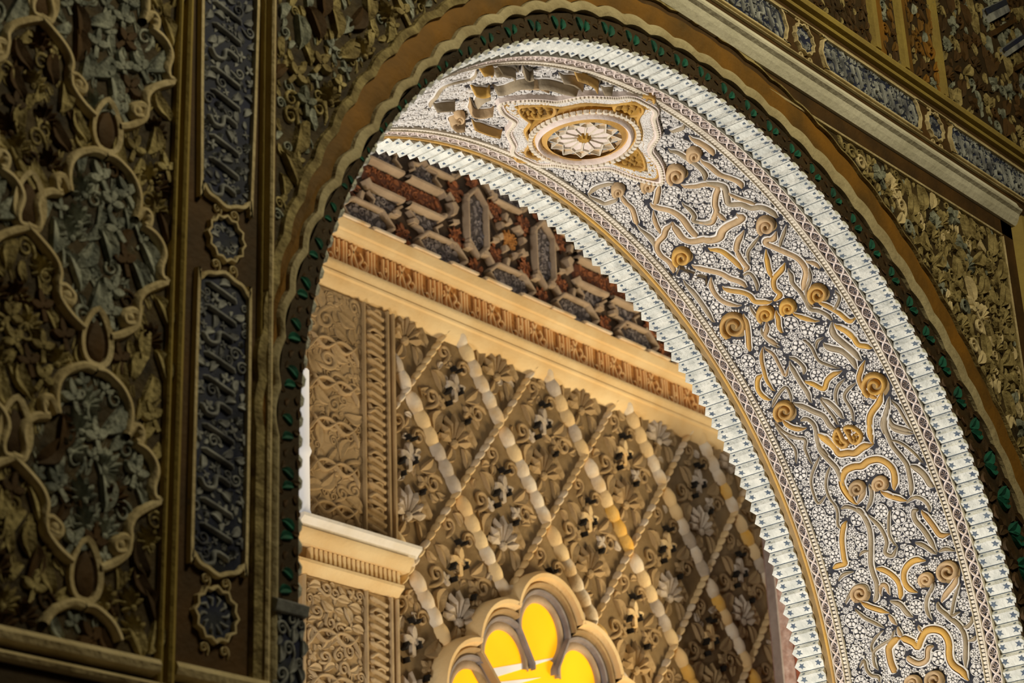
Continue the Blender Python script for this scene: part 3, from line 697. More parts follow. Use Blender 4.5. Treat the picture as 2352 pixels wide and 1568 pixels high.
for k in (-1, 0, 1):
    for j in range(-2, 3):
        for sg in (-1, 1):
            for R_ in RIBS:
                q = [(XC+k*PXX+sg*a, ZC+j*PZ+b) for a, b in R_]
                q = [(min(a, 1.672), b) for a, b in q if a < 1.684 and b > .745 and a > 1.3]
                if len(q) < 4: continue
                mb = MB(); mb.ribbon(FRONT, q, .0155, [(-1, 0), (-.8, .010), (-.2, .0135), (.5, .012), (1, 0)], taper=False); part('rib', mb, 'hall_pale', pan)
                for a, b in q: GL.put(a, b, .005)
            for kx, ky, kr in ((333, 506, .0095), (289, 733, .0105)):
                d = rel((kx, ky)); a, b = XC+k*PXX+sg*d[0], ZC+j*PZ+d[1]
                if 1.3 < a < 1.668 and b > .76: mb = MB(); mb.dome(FRONT, (a, b), kr, kr, 0, .014, 10, 3); part('knob', mb, 'hall_pale', pan)
        for dx, dz in ((0, 0), (PXX/2, PZ/2)):
            c = (XC+k*PXX+dx, ZC+j*PZ+dz)
            if c[0] > 1.66 or c[1] < .77 or c[0] < 1.3: continue
            mb = MB(); q = cr([(c[0], c[1]+.036), (c[0]+.014, c[1]+.014), (c[0]+.017, c[1]-.012), (c[0]+.009, c[1]-.03), (c[0]-.009, c[1]-.03), (c[0]-.017, c[1]-.012), (c[0]-.014, c[1]+.014)], 3, True)
            mb.plate(FRONT, q, .003, .008, .8); part('bud', mb, 'hall_brown', pan); GL.put(*c, .022)
            mb = MB(); mb.ribbon(FRONT, [(c[0]+(a-c[0])*1.35, c[1]+(b-c[1])*1.22+.004) for a, b in q], .011, [(-1, 0), (-.7, .009), (.7, .011), (1, 0)], closed=True); part('rib', mb, 'hall_pale', pan)
cn = {}
fill(pan, FRONT, (1.34, 1.67, .75, 1.9), lambda u, v, r: in_cell(u, v), [(.025, 3000, [('hall_mist', .8), ('hall_brown', .25)], [2, 3, 0, 0]), (.016, 9000, [('hall_mist', .8), ('hall_brown', .2)], [0, 1, 4, 3]), (.010, 16000, [('hall_mist', 1)], [0, 1]), (.006, 16000, [('hall_mist', 1)], [0, 1])], GL, cnt=cn, pack=.62)
fill(pan, FRONT, (1.34, 1.67, .75, 1.9), lambda u, v, r: not in_cell(u, v), [(.023, 3000, [('hall_olive', .65), ('hall_brown', .35)], [0, 1, 3, 2]), (.015, 9000, [('hall_olive', .85), ('hall_brown', .15)], [0, 1, 4]), (.0095, 16000, [('hall_olive', 1)], [0, 1]), (.006, 16000, [('hall_olive', 1)], [0, 1])], GL, cnt=cn, pack=.62)
# ---- straight mouldings
tn = [0]
def trim(mb, m):
    tn[0] += 1; return struct('trim_%d' % tn[0], mb, m, False)
def vtrim(x0, x1, z0, z1, h, m):
    mb = MB(); w_ = x1-x0; mb.prism(FRONT, [(x0, 0), (x0+w_*.15, h*.8), (x0+w_*.4, h), (x1-w_*.25, h*.9), (x1, 0)], z0, z1, 8); trim(mb, m)
def htrim(z0, z1, x0, x1, h, m):
    mb = MB(); w_ = z1-z0; mb.bar(FRONT, [(z0, 0), (z0+w_*.2, h*.85), (z0+w_*.55, h), (z1-w_*.15, h*.8), (z1, 0)], x0, x1, 10); trim(mb, m)
vtrim(1.6765, 1.6865, .69, 2.2, .014, 'hall_gold'); vtrim(1.690, 1.7045, .69, 2.2, .018, 'hall_gold')
vtrim(1.8485, 1.8535, .74, 2.2, .010, 'hall_gold'); vtrim(1.861, 1.873, .66, 2.2, .015, 'hall_pale')
htrim(.7135, .738, 1.2, 1.676, .022, 'hall_pale'); htrim(.694, .708, 1.2, 1.9, .016, 'hall_pale'); htrim(.716, .742, 1.7045, 1.868, .02, 'hall_pale')
mb = MB(); mb.box(FRONT, 1.2, 1.9, -.3, .690, 0, .004); trim(mb, 'hall_dark')
# ---- inscription strips with cartouches
def cartouche(parent, u0, u1, v0, v1, horiz, sc, ends=(1, 1)):
    """scalloped long panel; u across, v along (or the other way when horiz)"""
    def P(a, b): return (b, a) if horiz else (a, b)
    w_ = (u1-u0)/2; c = (u0+u1)/2; n = 5; e = w_*.75
    def cap(v, sg): return [(c+w_*math.cos(PI*i/8), v+sg*(e*math.sin(PI*i/8)*(1+.06*(-1)**i))) for i in range(9)]
    top = cap(v1-e, 1) if ends[1] else [(u1, v1), (u0, v1)]
    bot = cap(v0+e, -1)[::-1] if ends[0] else [(u0, v0), (u1, v0)]
    poly = [P(*p) for p in top+bot]
    mb = MB(); mb.plate(FRONT, poly, .001, .003, .99); ct = part('cartouche', mb, 'hall_blue', parent)
    mb = MB(); mb.ribbon(FRONT, cr(poly, 3, True), sc*.007, [(-1, 0), (-.6, .010), (.6, .010), (1, 0)], closed=True); part('rim', mb, 'hall_pale', ct)
    g = Grid(.08); ins = lambda u, v, r: in_poly((u, v), [(sum(p[0] for p in poly)/len(poly)+(a-sum(p[0] for p in poly)/len(poly))*.93, sum(p[1] for p in poly)/len(poly)+(b-sum(p[1] for p in poly)/len(poly))*.93) for a, b in poly])
    us = [p[0] for p in poly]; vs = [p[1] for p in poly]
    # flowing script: tall strokes joined by bowls
    L = v1-v0; k = int(L/(sc*.030))
    for i in range(k):
        vv = v0+(i+.7)*L/(k+.4); q = [(c-w_*.7, vv+sc*.004), (c-w_*.1, vv-sc*.002), (c+w_*.62, vv-sc*.010)] if i % 3 else [(c-w_*.75, vv), (c-w_*.55, vv-sc*.012), (c-w_*.2, vv-sc*.010), (c-w_*.1, vv+sc*.004), (c+w_*.5, vv-sc*.003)]
        q = [P(*p) for p in cr(q, 4)]; mb = MB(); mb.ribbon(FRONT, q, sc*.0065, TUBE(.010)); part('letter', mb, 'hall_tile', ct)
        for p in q: g.put(*p, sc*.003)
    rest = MB()
    for r, tries in ((.0085, 500), (.0058, 1000), (.004, 1800)):
        for _ in range(tries):
            u = min(us)+rnd()*(max(us)-min(us)); v = min(vs)+rnd()*(max(vs)-min(vs)); r_ = r*sc
            if ins(u, v, r_) and g.ok(u, v, r_*.85):
                g.put(u, v, r_*.85); merge(rest, LIB['hall_tile'][int(rnd()*5)], frame(FRONT, u, v, .003, rnd()*6, r_*2.2) @ Matrix.Diagonal((1, 1, .7, 1)))
    part('scrollwork', rest, 'hall_tile', ct, True, stuff=True)
def knot(parent, c, ru, rv, sc, blue):
    mb = MB(); q = [(c[0]+ru*math.cos(2*PI*i/24)*(1+.07*math.cos(PI*i)), c[1]+rv*math.sin(2*PI*i/24)*(1+.07*math.cos(PI*i))) for i in range(24)]
    mb.plate(FRONT, q, .001, .003, .98); r_ = part('rosette', mb, 'hall_blue', parent)
    mb = MB(); mb.ribbon(FRONT, q, sc*.0065, [(-1, 0), (-.5, .010), (.5, .010), (1, 0)], closed=True); part('rim', mb, 'hall_pale', r_)
    for i in range(10):
        a = 2*PI*i/10
        if blue:
            mb = MB(); mb.ribbon(FRONT, [(c[0]+ru*.25*math.cos(a), c[1]+rv*.25*math.sin(a)), (c[0]+ru*.6*math.cos(a), c[1]+rv*.6*math.sin(a)), (c[0]+ru*.86*math.cos(a+.3), c[1]+rv*.86*math.sin(a+.3))], sc*.005, TUBE(.008)); mb.ribbon(FRONT, [(c[0]+ru*.6*math.cos(a), c[1]+rv*.6*math.sin(a)), (c[0]+ru*.86*math.cos(a-.3), c[1]+rv*.86*math.sin(a-.3))], sc*.005, TUBE(.008)); part('petal', mb, 'hall_tile', r_)
        else: inst('petal', LIB['hall_tile'][i % 5], r_, frame(FRONT, c[0]+ru*.55*math.cos(a), c[1]+rv*.55*math.sin(a), .003, a-PI/2, ru*.5) @ Matrix.Diagonal((1, 1, .5, 1)))
    for sg in (-1, 1):
        for d in (-1, 1): inst('tie', LIB['hall_pale'][4], r_, frame(FRONT, c[0]+(d*ru*.5 if abs(rv) else 0), c[1]+sg*rv*1.3, .002, 0, sc*.016))
ins1 = thing('inscription_strip', 'upright blue inscription strip with scalloped cartouches between dim gold fillets at left', 'inscription', (1.78, 0, 1.2+CH), )
mb = MB(); mb.box(FRONT, 1.7045, 1.8485, .742, 2.0, 0, .001); part('ground', mb, 'hall_brown', ins1)
cartouche(ins1, 1.731, 1.829, 1.445, 1.97, False, 1.25, (1, 0)); cartouche(ins1, 1.731, 1.829, .876, 1.332, False, 1.25)
knot(ins1, (1.782, 1.391), .033, .035, 1.1, False); knot(ins1, (1.778, .818), .036, .037, 1.1, True)
ins2 = thing('inscription_band', 'dim blue inscription band of long cartouches above the pale ledge, upper right', 'inscription', (3.8, 0, 2.48+CH))
mb = MB(); mb.box(FRONT, 2.3, 4.9, 2.397, 2.55, 0, .001); part('ground', mb, 'hall_brown', ins2)
for a, b in ((2.85, 3.39), (3.53, 3.95), (4.09, 4.62)): cartouche(ins2, 2.437, 2.524, a, b, True, 1.15)
knot(ins2, (3.46, 2.482), .036, .036, 1.1, False); knot(ins2, (4.02, 2.482), .036, .036, 1.1, False)
for a, b in ((2.4265, 2.432), (2.529, 2.535)): htrim(a, b, 2.3, 4.9, .008, 'hall_pale')
# ---- ledge over the arch and fillets
htrim(2.279, 2.288, 1.9, 4.288, .008, 'hall_pale')
mb = MB(); mb.box(FRONT, 1.9, 4.345, 2.288, 2.327, 0, .006); trim(mb, 'hall_brown')
mb = MB(); mb.bar(FRONT, [(2.327, 0), (2.329, .012), (2.336, .016), (2.345, .021), (2.358, .026), (2.364, .034), (2.369, .036), (2.373, .030), (2.392, .022), (2.398, .010), (2.398, 0)], 1.9, 4.362, 24); trim(mb, 'hall_white')
htrim(2.551, 2.566, 2.0, 5, .012, 'hall_gold'); htrim(2.572, 2.598, 2.0, 5, .016, 'hall_gold')
vtrim(4.289, 4.292, .3, 2.279, .01, 'hall_pale'); mb = MB(); mb.box(FRONT, 4.292, 4.345, .3, 2.327, 0, .006); trim(mb, 'hall_brown')
vtrim(4.345, 4.52, .3, 2.36, .032, 'hall_gold')
# ---- bands of the arch on the front
TH = list(range(-12, 190, 1))
def tab(t): return lambda th: float(np.interp(th, [a for a, b in t], [b for a, b in t]))
r_in = tab([(0, 1.235), (18, 1.222), (28, 1.201), (37, 1.170), (48, 1.156), (55, 1.148), (62, 1.143), (72, 1.139), (90, 1.137), (100, 1.140), (110, 1.143), (120, 1.132), (130, 1.114), (140, 1.104), (150, 1.103), (160, 1.124), (171, 1.138), (180, 1.136)])
r_out = tab([(0, 1.27), (20, 1.262), (28, 1.239), (36, 1.218), (46, 1.203), (56, 1.195), (65, 1.187), (76, 1.171), (90, 1.165), (103, 1.170), (112, 1.166), (120, 1.155), (130, 1.138), (138, 1.125), (148, 1.124), (157, 1.138), (168, 1.153), (180, 1.153)])
r_br = tab([(0, 1.345), (24, 1.322), (38, 1.285), (55, 1.268), (68, 1.253), (80, 1.238), (92, 1.230), (105, 1.222), (118, 1.195), (128, 1.182), (140, 1.170), (152, 1.163), (165, 1.170), (180, 1.168)])
lob = lambda th, a: a*abs(math.sin((th+.6)*PI/4.1))
def AF(th, r, h):
    if th > 180: return (ACX-r, -h, ACZ-(th-180)*DEG+CH)
    return ARC(th, r, h)

def arcband(fs, hs, m, name, parent, a=-10, b=212, st=.34, ms=None):
    mb = MB(); n = int((b-a)/st); vs = []; k = len(fs)
    for i in range(n+1):
        th = a+(b-a)*i/n
        for f, h in zip(fs, hs): vs.append(AF(th, f(min(th, 180)) if True else 0, h))
    mb.add(vs, [(i*k+q, i*k+q+1, (i+1)*k+q+1, (i+1)*k+q) for i in range(n) for q in range(k-1)])
    return part(name, mb, m, parent)
leafar = thing('leaf_archivolt', 'narrow dark band of small green leaves round the arch, inside the wavy pale moulding', 'moulding', (ACX, 0, ACZ+AR+CH))
arcband([lambda t: AR-.001, lambda t: AR+.002, lambda t: r_in(t)], [0, .004, .006], 'hall_dark', 'ground', leafar)
LG = leaf_mesh('green_leaf', 'leaf_green', .2); LR = leaf_mesh('rust_leaf', 'leaf_rust', -.2)

def arcinst(name, me, th, r, rot, sc, parent, hs=.7):
    p = Vector(AF(th, r, .005)); a = math.radians(min(th, 180)); rad = Vector((math.cos(a), 0, math.sin(a))); tan = Vector((-math.sin(a), 0, math.cos(a))); n = Vector((0, -1, 0))
    c, s_ = math.cos(rot), math.sin(rot); X = tan*c+rad*s_; Y = rad*c-tan*s_
    Mw = Matrix(((X.x*sc, Y.x*sc, 0, p.x), (0, 0, -sc*hs, p.y), (X.z*sc, Y.z*sc, 0, p.z), (0, 0, 0, 1)))
    if Mw.to_3x3().determinant() < 0: Mw = Mw @ Matrix.Diagonal((-1, 1, 1, 1))
    return inst(name, me, parent, Mw)
for i in range(56):
    th = -10+i*4.1; rr = (AR+r_in(th))/2; wd = r_in(th)-AR
    for sg in (-1, 1): arcinst('green_leaf', LG, th+sg*.62+rnd()*.3, rr+wd*(.02+.14*rnd()), sg*-.35, .42*wd+.004+.004*rnd(), leafar)
    for j, (d, q) in enumerate(((-1.5, -.32), (1.5, -.32), (0, -.3), (2.05, .1), (-1.1, .3), (1.0, .34))): arcinst('rust_leaf', LR, th+d, rr+q*wd, d, .34*wd, leafar)
scal = thing('scalloped_moulding', 'pale wavy moulding with ochre lobes framing the arch on the dark hall wall', 'moulding', (ACX, 0, ACZ+AR+.08+CH))
pk = lambda f: (lambda t: f(t)+lob(t, .0085)-.003)
arcband([pk(r_in), lambda t: pk(r_in)(t)+.003, lambda t: (pk(r_in)(t)*.5+pk(r_out)(t)*.5), lambda t: pk(r_out)(t)-.003, pk(r_out)], [0, .012, .015, .012, 0], 'hall_band', 'wavy_band', scal)
arcband([pk(r_out), lambda t: r_out(t)*.5+r_br(t)*.5, lambda t: r_br(t)+lob(t, .006)-.006], [.006, .010, .004], 'hall_ochre', 'ochre_band', scal)
arcband([lambda t: r_br(t)+lob(t, .006)-.006, lambda t: r_br(t)+lob(t, .006)-.003, lambda t: r_br(t)+lob(t, .006)+(.004 if t < 80 else .011), lambda t: r_br(t)+lob(t, .006)+(.006 if t < 80 else .013)], [0, .012, .010, 0], 'hall_plaster', 'outer_band', scal)
# ---- leaf carved spandrels
def polar(u, v): return math.degrees(math.atan2(v-ACZ, u-ACX)), math.hypot(u-ACX, v-ACZ)
def spand(u, v, r):
    th, rr = polar(u, v)
    if v < ACZ: return abs(u-ACX) > 1.19+r and v > .78
    return rr > r_br(th)+.022+r*.6
spl = thing('spandrel_panel', 'dim leaf carved spandrel left of the arch beside the upright fillets', 'panel', (2.1, 0, 1.7+CH))
LSP = [(.027, 2500, [('hall_plaster', .55), ('hall_brown', .3), ('hall_grey', .15)], [2, 3, 0]), (.017, 9000, [('hall_olive', .6), ('hall_mist', .3), ('hall_brown', .1)], [0, 1, 4, 3]), (.010, 18000, [('hall_olive', .6), ('hall_mist', .4)], [0, 1, 4]), (.006, 12000, [('hall_plaster', .6), ('hall_grey', .4)], [0, 1])]
def sp_ground(parent, a, b, xe, z1):                  # thin ground between the outer band and the straight edge
    mb = MB(); n = 60; vs = []
    for i in range(n+1):
        th = a+(b-a)*i/n; r = r_br(min(th, 180))+.012; an = math.radians(min(max(th, 0), 180)); c = (ACX+r*math.cos(an), ACZ+r*math.sin(an)-(max(0, th-180)+max(0, -th))*DEG)
        k = 1e9
        d = (math.cos(an), math.sin(an))
        if abs(d[0]) > 1e-6: k = min(k, (xe-c[0])/d[0])
        if d[1] > 1e-6: k = min(k, (z1-c[1])/d[1])
        k = max(0, k); vs += [FRONT(c[0], c[1], .0009), FRONT(c[0]+d[0]*k, c[1]+d[1]*k, .0009)]
    mb.add(vs, [(2*i, 2*i+1, 2*i+3, 2*i+2) for i in range(n)]); part('ground', mb, 'hall_ground', parent)
sp_ground(spl, 88, 198, 1.874, 2.279)
mb = MB(); mb.box(FRONT, 1.874, 1.879, .742, 2.2, 0, .006); part('edge_fillet', mb, 'hall_brown', spl)
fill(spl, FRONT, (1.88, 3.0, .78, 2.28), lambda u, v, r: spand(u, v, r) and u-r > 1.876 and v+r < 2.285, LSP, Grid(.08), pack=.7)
spr = thing('spandrel_panel', 'dim leaf carved spandrel right of the arch below the long pale ledge', 'panel', (4.15, 0, 2.0+CH))
RSP = [(.030, 1800, [('hall_plaster', .7), ('hall_grey', .15), ('hall_pale', .15)], [2, 3, 0]), (.020, 8000, [('hall_plaster', .6), ('hall_pale', .3), ('hall_grey', .1)], [0, 1, 4, 3]), (.012, 18000, [('hall_plaster', .7), ('hall_pale', .3)], [0, 1, 4]), (.007, 9000, [('hall_plaster', .8), ('hall_grey', .2)], [0, 1])]
sp_ground(spr, -12, 88, 4.285, 2.279)
mb = MB(); mb.box(FRONT, 4.283, 4.288, .5, 2.279, 0, .006); part('edge_fillet', mb, 'hall_plaster', spr)
fill(spr, FRONT, (3.3, 4.285, .78, 2.28), lambda u, v, r: spand(u, v, r) and u+r < 4.284 and v+r < 2.28, RSP, Grid(.08), pack=.7)
# ---- wall above the inscription band
upp = thing('upper_panel', 'dark carved wall panels between upright fillets, top right corner', 'panel', (4.1, 0, 2.75+CH))
for a, b, h, m in ((3.768, 3.795, .014, 'hall_gold'), (3.798, 3.833, .005, 'hall_ochre'), (3.899, 3.921, .014, 'hall_gold'), (3.922, 3.952, .006, 'hall_ochre'), (4.077, 4.089, .012, 'hall_gold'), (4.093, 4.105, .012, 'hall_gold')):
    mb = MB(); mb.prism(FRONT, [(a, 0), (a+.003, h), (b-.003, h), (b, 0)], 2.598, 3.3, 4); part('upright_fillet', mb, m, upp)
cn = {}
fill(upp, FRONT, (3.2, 3.766, 2.6, 2.95), lambda u, v, r: v-r > 2.6, [(.012, 1200, [('hall_brown', .8), ('hall_plaster', .2)], [0, 1, 3]), (.008, 2500, [('hall_brown', .7), ('hall_plaster', .3)], [0, 1])], cnt=cn)
fill(upp, FRONT, (3.835, 4.075, 2.6, 2.95), lambda u, v, r: v-r > 2.6 and (u+r < 3.898 or u-r > 3.953), [(.016, 600, [('hall_ochre', .5), ('hall_grey', .25), ('hall_brown', .25)], [0, 1, 3, 4]), (.009, 1500, [('hall_ochre', .5), ('hall_plaster', .5)], [0, 1])], cnt=cn)
LAD = [((1040, 70), (1185, 2), (1222, 92), (1090, 165)), ((1110, 215), (1240, 140), (1262, 160), (1125, 250)), ((1165, 340), (1300, 245), (1345, 300), (1200, 400)), ((1245, 470), (1370, 400), (1380, 420), (1262, 495)), ((1300, 585), (1420, 515), (1440, 570), (1340, 640))]
lp = lambda x, y: px_wall(1900+x/2.9735, y/2.9735)

def ladder_clear(u, v, r):
    return all(not in_poly((u, v), [lp(x, y) for x, y in q]) for q in LAD)
fill(upp, FRONT, (4.108, 4.9, 2.6, 3.25), lambda u, v, r: v-r > 2.6 and ladder_clear(u, v, r), [(.026, 500, [('hall_plaster', .3), ('hall_grey', .3), ('hall_brown', .4)], [0, 1, 2, 3]), (.016, 1600, [('hall_plaster', .4), ('hall_grey', .25), ('hall_brown', .35)], [0, 1, 4]), (.010, 2600, [('hall_plaster', .5), ('hall_grey', .2), ('hall_brown', .3)], [0, 1])], cnt=cn)
for i, q in enumerate(LAD):
    q = [lp(*p) for p in q]
    mb = MB(); mb.plate(FRONT, q, 0, .016, .93); b_ = part('tile', mb, 'hall_tile' if i % 2 == 0 else 'hall_brown', upp, False, label='pale tile with a dark blue bar' if i % 2 == 0 else None)
    if i % 2 == 0:
        m2 = [((q[0][0]*(1-t)+q[3][0]*t), (q[0][1]*(1-t)+q[3][1]*t)) for t in (.05, .45)]; m3 = [((q[1][0]*(1-t)+q[2][0]*t), (q[1][1]*(1-t)+q[2][1]*t)) for t in (.45, .05)]
        mb = MB(); mb.plate(FRONT, m2[:1]+m3[::-1][:1]+m3[:1]+m2[1:], .015, .018, .9); part('blue_bar', mb, 'hall_blue', b_, False)
# ---- painted impost at the foot of the arch, left
imp = thing('impost', 'blue and white painted impost block at the bottom left of the arch', 'block', (1.915, 0, .79+CH))
mb = MB(); mb.box(FRONT, 1.875, 1.934, .55, .84, -.05, .012); part('block', mb, 'hall_blue', imp)
mb = MB(); mb.bar(FRONT, [(.838, 0), (.842, .02), (.856, .024), (.862, .012), (.862, 0)], 1.875, 1.936, 2); part('cap', mb, 'hall_tile', imp)
fill(imp, F(-.012), (1.877, 1.934, .6, .838), lambda u, v, r: 1.876 < u-r*.5 and u+r*.5 < 1.935, [(.011, 300, [('hall_tile', 1)], [4, 3, 0]), (.007, 600, [('hall_tile', 1)], [0, 1, 4])], Grid(.05))
# ================================================================ bright court wall seen through the arch
for m in ('court_tan', 'court_rust', 'court_grey', 'court_pale', 'court_deep', 'court_ochre', 'court_cream', 'court_buff'): LIB[m] = lib(m)
# ---- star lattice
lat = thing('star_lattice_frieze', 'red and grey star and hexagon lattice with raised tan straps above the inscription', 'frieze', (5.8, 3.0, 3.9+CH))
mb = MB(); mb.box(FAR, 4.4, 7.6, 3.655, 4.75, 0, .004); part('ground', mb, 'gap_brown', lat)
def sc_(poly, c, k, kv=None): return [(c[0]+(a-c[0])*k, c[1]+(b-c[1])*(kv or k)) for a, b in poly]
def panel(poly, m, strap=True, sw=.018, sh=.036, k=1.0, gap=.013):
    c = (sum(p[0] for p in poly)/len(poly), sum(p[1] for p in poly)/len(poly))
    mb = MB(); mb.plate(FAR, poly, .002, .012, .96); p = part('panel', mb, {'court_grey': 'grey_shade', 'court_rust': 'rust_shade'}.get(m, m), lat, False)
    g = Grid(.06); r = .0105; rest = MB(); us = [q[0] for q in poly]; vs = [q[1] for q in poly]; ps = sc_(poly, c, .9)
    for r, tr in ((.018, 60), (.011, 160), (.007, 200)):
        for _ in range(tr):
            u = min(us)+rnd()*(max(us)-min(us)); v = min(vs)+rnd()*(max(vs)-min(vs))
            if in_poly((u, v), ps) and g.ok(u, v, r*.8): g.put(u, v, r*.8); merge(rest, LIB[m][int(rnd()*5)], frame(FAR, u, v, .012, rnd()*6, r*2.1) @ Matrix.Diagonal((1, 1, .55, 1)))
    part('carving', rest, m, p, True, stuff=True)
    if strap:
        q = []
        n = len(poly)
        for i in range(n):                            # offset the outline outwards
            a, b, d = np.array(poly[i-1]), np.array(poly[i]), np.array(poly[(i+1) % n])
            e1 = (b-a)/np.linalg.norm(b-a); e2 = (d-b)/np.linalg.norm(d-b); n1 = np.array([e1[1], -e1[0]]); n2 = np.array([e2[1], -e2[0]])
            bis = n1+n2; bis /= max(np.linalg.norm(bis), .3); sgn = 1 if (b+n1*1e-3-np.array(c)) @ n1 > (b-np.array(c)) @ n1 and not in_poly(tuple((a+b)/2+n1*1e-3), poly) else -1
            q.append(tuple(b+sgn*bis*gap/max(.5, bis @ n1)))
        for i in range(n):
            mb = MB(); a, b = q[i], q[(i+1) % n]; L = math.dist(a, b)
            if L < .02: continue
            mb.ribbon(FAR, [a, b], sw, [(-1, .002), (-.85, sh*.8), (-.4, sh), (.4, sh), (.85, sh*.8), (1, .002)], taper=False)
            for e in (a, b): mb.dome(FAR, e, sw*.5, sw*.5, 0, sh, 8, 2)
            part('strap', mb, 'court_strap', p)
    return p
HEX = [(-.122, 0), (-.075, .043), (.075, .043), (.122, 0), (.075, -.043), (-.075, -.043)]
X0 = 5.031; DX = .4185
for k in range(-1, 6):
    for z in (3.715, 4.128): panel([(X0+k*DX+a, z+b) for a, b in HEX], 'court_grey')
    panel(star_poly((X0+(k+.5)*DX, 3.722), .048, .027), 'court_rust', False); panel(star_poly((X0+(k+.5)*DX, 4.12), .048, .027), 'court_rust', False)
    for sg in (-1, 1):
        for z in (3.66, 3.79):
            mb = MB(); mb.plate(FAR, [(X0+(k+.5)*DX+sg*.05+a, z+b) for a, b in ((-.018, -.012), (.018, -.012), (.022, .006), (0, .016), (-.022, .006))], .002, .038, .8); part('knob', mb, 'court_strap', lat, False)
VH = [(-.046, .09), (0, .14), (.046, .09), (.046, -.09), (0, -.14), (-.046, -.09)]
for base in (5.667-1.272, 5.667, 5.667+1.272):
    for dx in (0, .424):
        c = (base+dx, 3.920)
        panel([(c[0]+a, c[1]+b) for a, b in VH], 'court_grey')
        for sx in (-1, 1):
            for sz in (-1, 1):
                s_ = (c[0]+sx*.118, c[1]+sz*.105); panel(star_poly(s_, .056, .028, 8, .2), 'court_rust', False)
                for a in range(3):
                    t = PI/4+a*2*PI/3+sx; q = (s_[0]+.062*math.cos(t), s_[1]+.062*math.sin(t))
                    mb = MB(); mb.ribbon(FAR, [(q[0]-.02*math.sin(t), q[1]+.02*math.cos(t)), (q[0]+.02*math.sin(t), q[1]-.02*math.cos(t))], .02, [(-1, 0), (-.8, .034), (.8, .034), (1, 0)], taper=False); part('strap', mb, 'court_strap', lat)
    c = (base+.212, 3.92); panel(star_poly(c, .05, .026), 'court_ochre', False)
    for a in range(8):
        t = a*PI/4+.2; q = (c[0]+.075*math.cos(t), c[1]+.075*math.sin(t)); mb = MB(); mb.plate(FAR, star_poly(q, .02, .014, 3, t), .002, .036, .8); part('knob', mb, 'court_strap', lat, False)
    c = (base-.424, 3.918)
    panel([(c[0]+a, c[1]+b) for a, b in ((-.235, 0), (-.215, .038), (.215, .038), (.235, 0), (.215, -.038), (-.215, -.038))], 'court_rust', False)
    for sz in (-1, 1):
        for sx in (-1, 1):
            z = c[1]+sz*.06; mb = MB(); mb.ribbon(FAR, [(c[0]+sx*.018, z), (c[0]+sx*.205, z), (c[0]+sx*.222, z-sz*.02)], .026, [(-1, 0), (-.85, .034), (-.4, .045), (.4, .045), (.85, .034), (1, 0)], taper=False); part('strap', mb, 'court_strap', lat)
            h = (c[0]+sx*.115, c[1]+sz*.108)
            panel([(h[0]+a, h[1]+sz*b) for a, b in ((-.085, -.03), (.085, -.03), (.05, 0), (.065, .02), (.025, .028), (0, .055), (-.025, .028), (-.065, .02), (-.05, 0))], 'court_grey', False)
            mb = MB(); q = [(h[0]-sx*.0+a, h[1]+sz*b) for a, b in ((-.095, -.022), (-.06, .004), (-.07, .03), (-.028, .036), (0, .066), (.028, .036), (.07, .03), (.06, .004), (.095, -.022))]
            mb.ribbon(FAR, q, .013, [(-1, 0), (-.7, .03), (.7, .03), (1, 0)], taper=False); part('strap', mb, 'court_strap', lat)
    for sx in (-1, 1):
        mb = MB(); mb.plate(FAR, [(c[0]+sx*a, c[1]+b) for a, b in ((.245, .03), (.275, .045), (.30, .02), (.285, -.02), (.255, -.035), (.262, 0))], .002, .045, .8); part('knob', mb, 'court_strap', lat, False)
# ---- inscription frieze
fr = thing('inscription_frieze', 'long golden inscription frieze of tall raised letters running between cream fillets', 'frieze', (5.9, 3.0, 3.52+CH))
mb = MB(); mb.box(FAR, 4.4, 8.2, 3.45, 3.6, 0, .006); part('ground', mb, 'court_ochre', fr)
mb = MB(); mb.bar(FAR, [(3.583, 0), (3.586, .02), (3.596, .024), (3.600, .03), (3.608, .032), (3.612, .042), (3.640, .05), (3.652, .05), (3.657, .03), (3.657, 0)], 4.4, 8.2, 20); part('top_fillet', mb, 'court_cream', fr)
LET = [[(0, .96), (0, .4), (.05, .14), (.12, .08), (.165, .2), (.12, .33), (.08, .28)], [(.19, .92), (.19, .36), (.23, .2)], [(.28, .97), (.28, .25), (.23, .12)], [(.37, .97), (.37, .1)], [(.43, .97), (.43, .2), (.47, .08)], [(.53, .95), (.6, .5), (.66, .14), (.56, .1), (.53, .4), (.58, .75), (.63, .97)], [(.7, .75), (.76, .55), (.70, .3), (.8, .16), (.84, .4), (.78, .5)], [(.87, .97), (.87, .3), (.82, .1)], [(.94, .97), (.94, .12)], [(.04, .05), (.2, .02), (.35, .05), (.5, .02), (.68, .04), (.95, .03)], [(.23, .62), (.25, .5), (.22, .45)], [(.48, .72), (.50, .55), (.46, .5)]]
u0 = 4.55
while u0 < 8.0:
    for q in LET:
        mb = MB(); z = [(u0+a*.262, 3.467+b*.110) for a, b in q]
        mb.ribbon(FAR, cr(z, 4) if len(z) > 2 else z, .0098, [(-1, .004), (-.7, .018), (.7, .018), (1, .004)], taper=False); part('letter', mb, 'court_letter', fr)
    u0 += .262
rest = MB(); g = Grid(.06)
for _ in range(2500):
    u = 4.5+rnd()*3.3; v = 3.466+rnd()*.112
    if g.ok(u, v, .009): g.put(u, v, .009); merge(rest, LIB['court_ochre'][int(rnd()*5)], frame(FAR, u, v, .006, rnd()*6, .017) @ Matrix.Diagonal((1, 1, .5, 1)))
part('scrollwork', rest, 'court_ochre', fr, True, stuff=True)
cn_ = thing('cornice', 'cream stone cornice under the golden inscription, lit from the court', 'cornice', (6, 3.0, 3.4+CH))
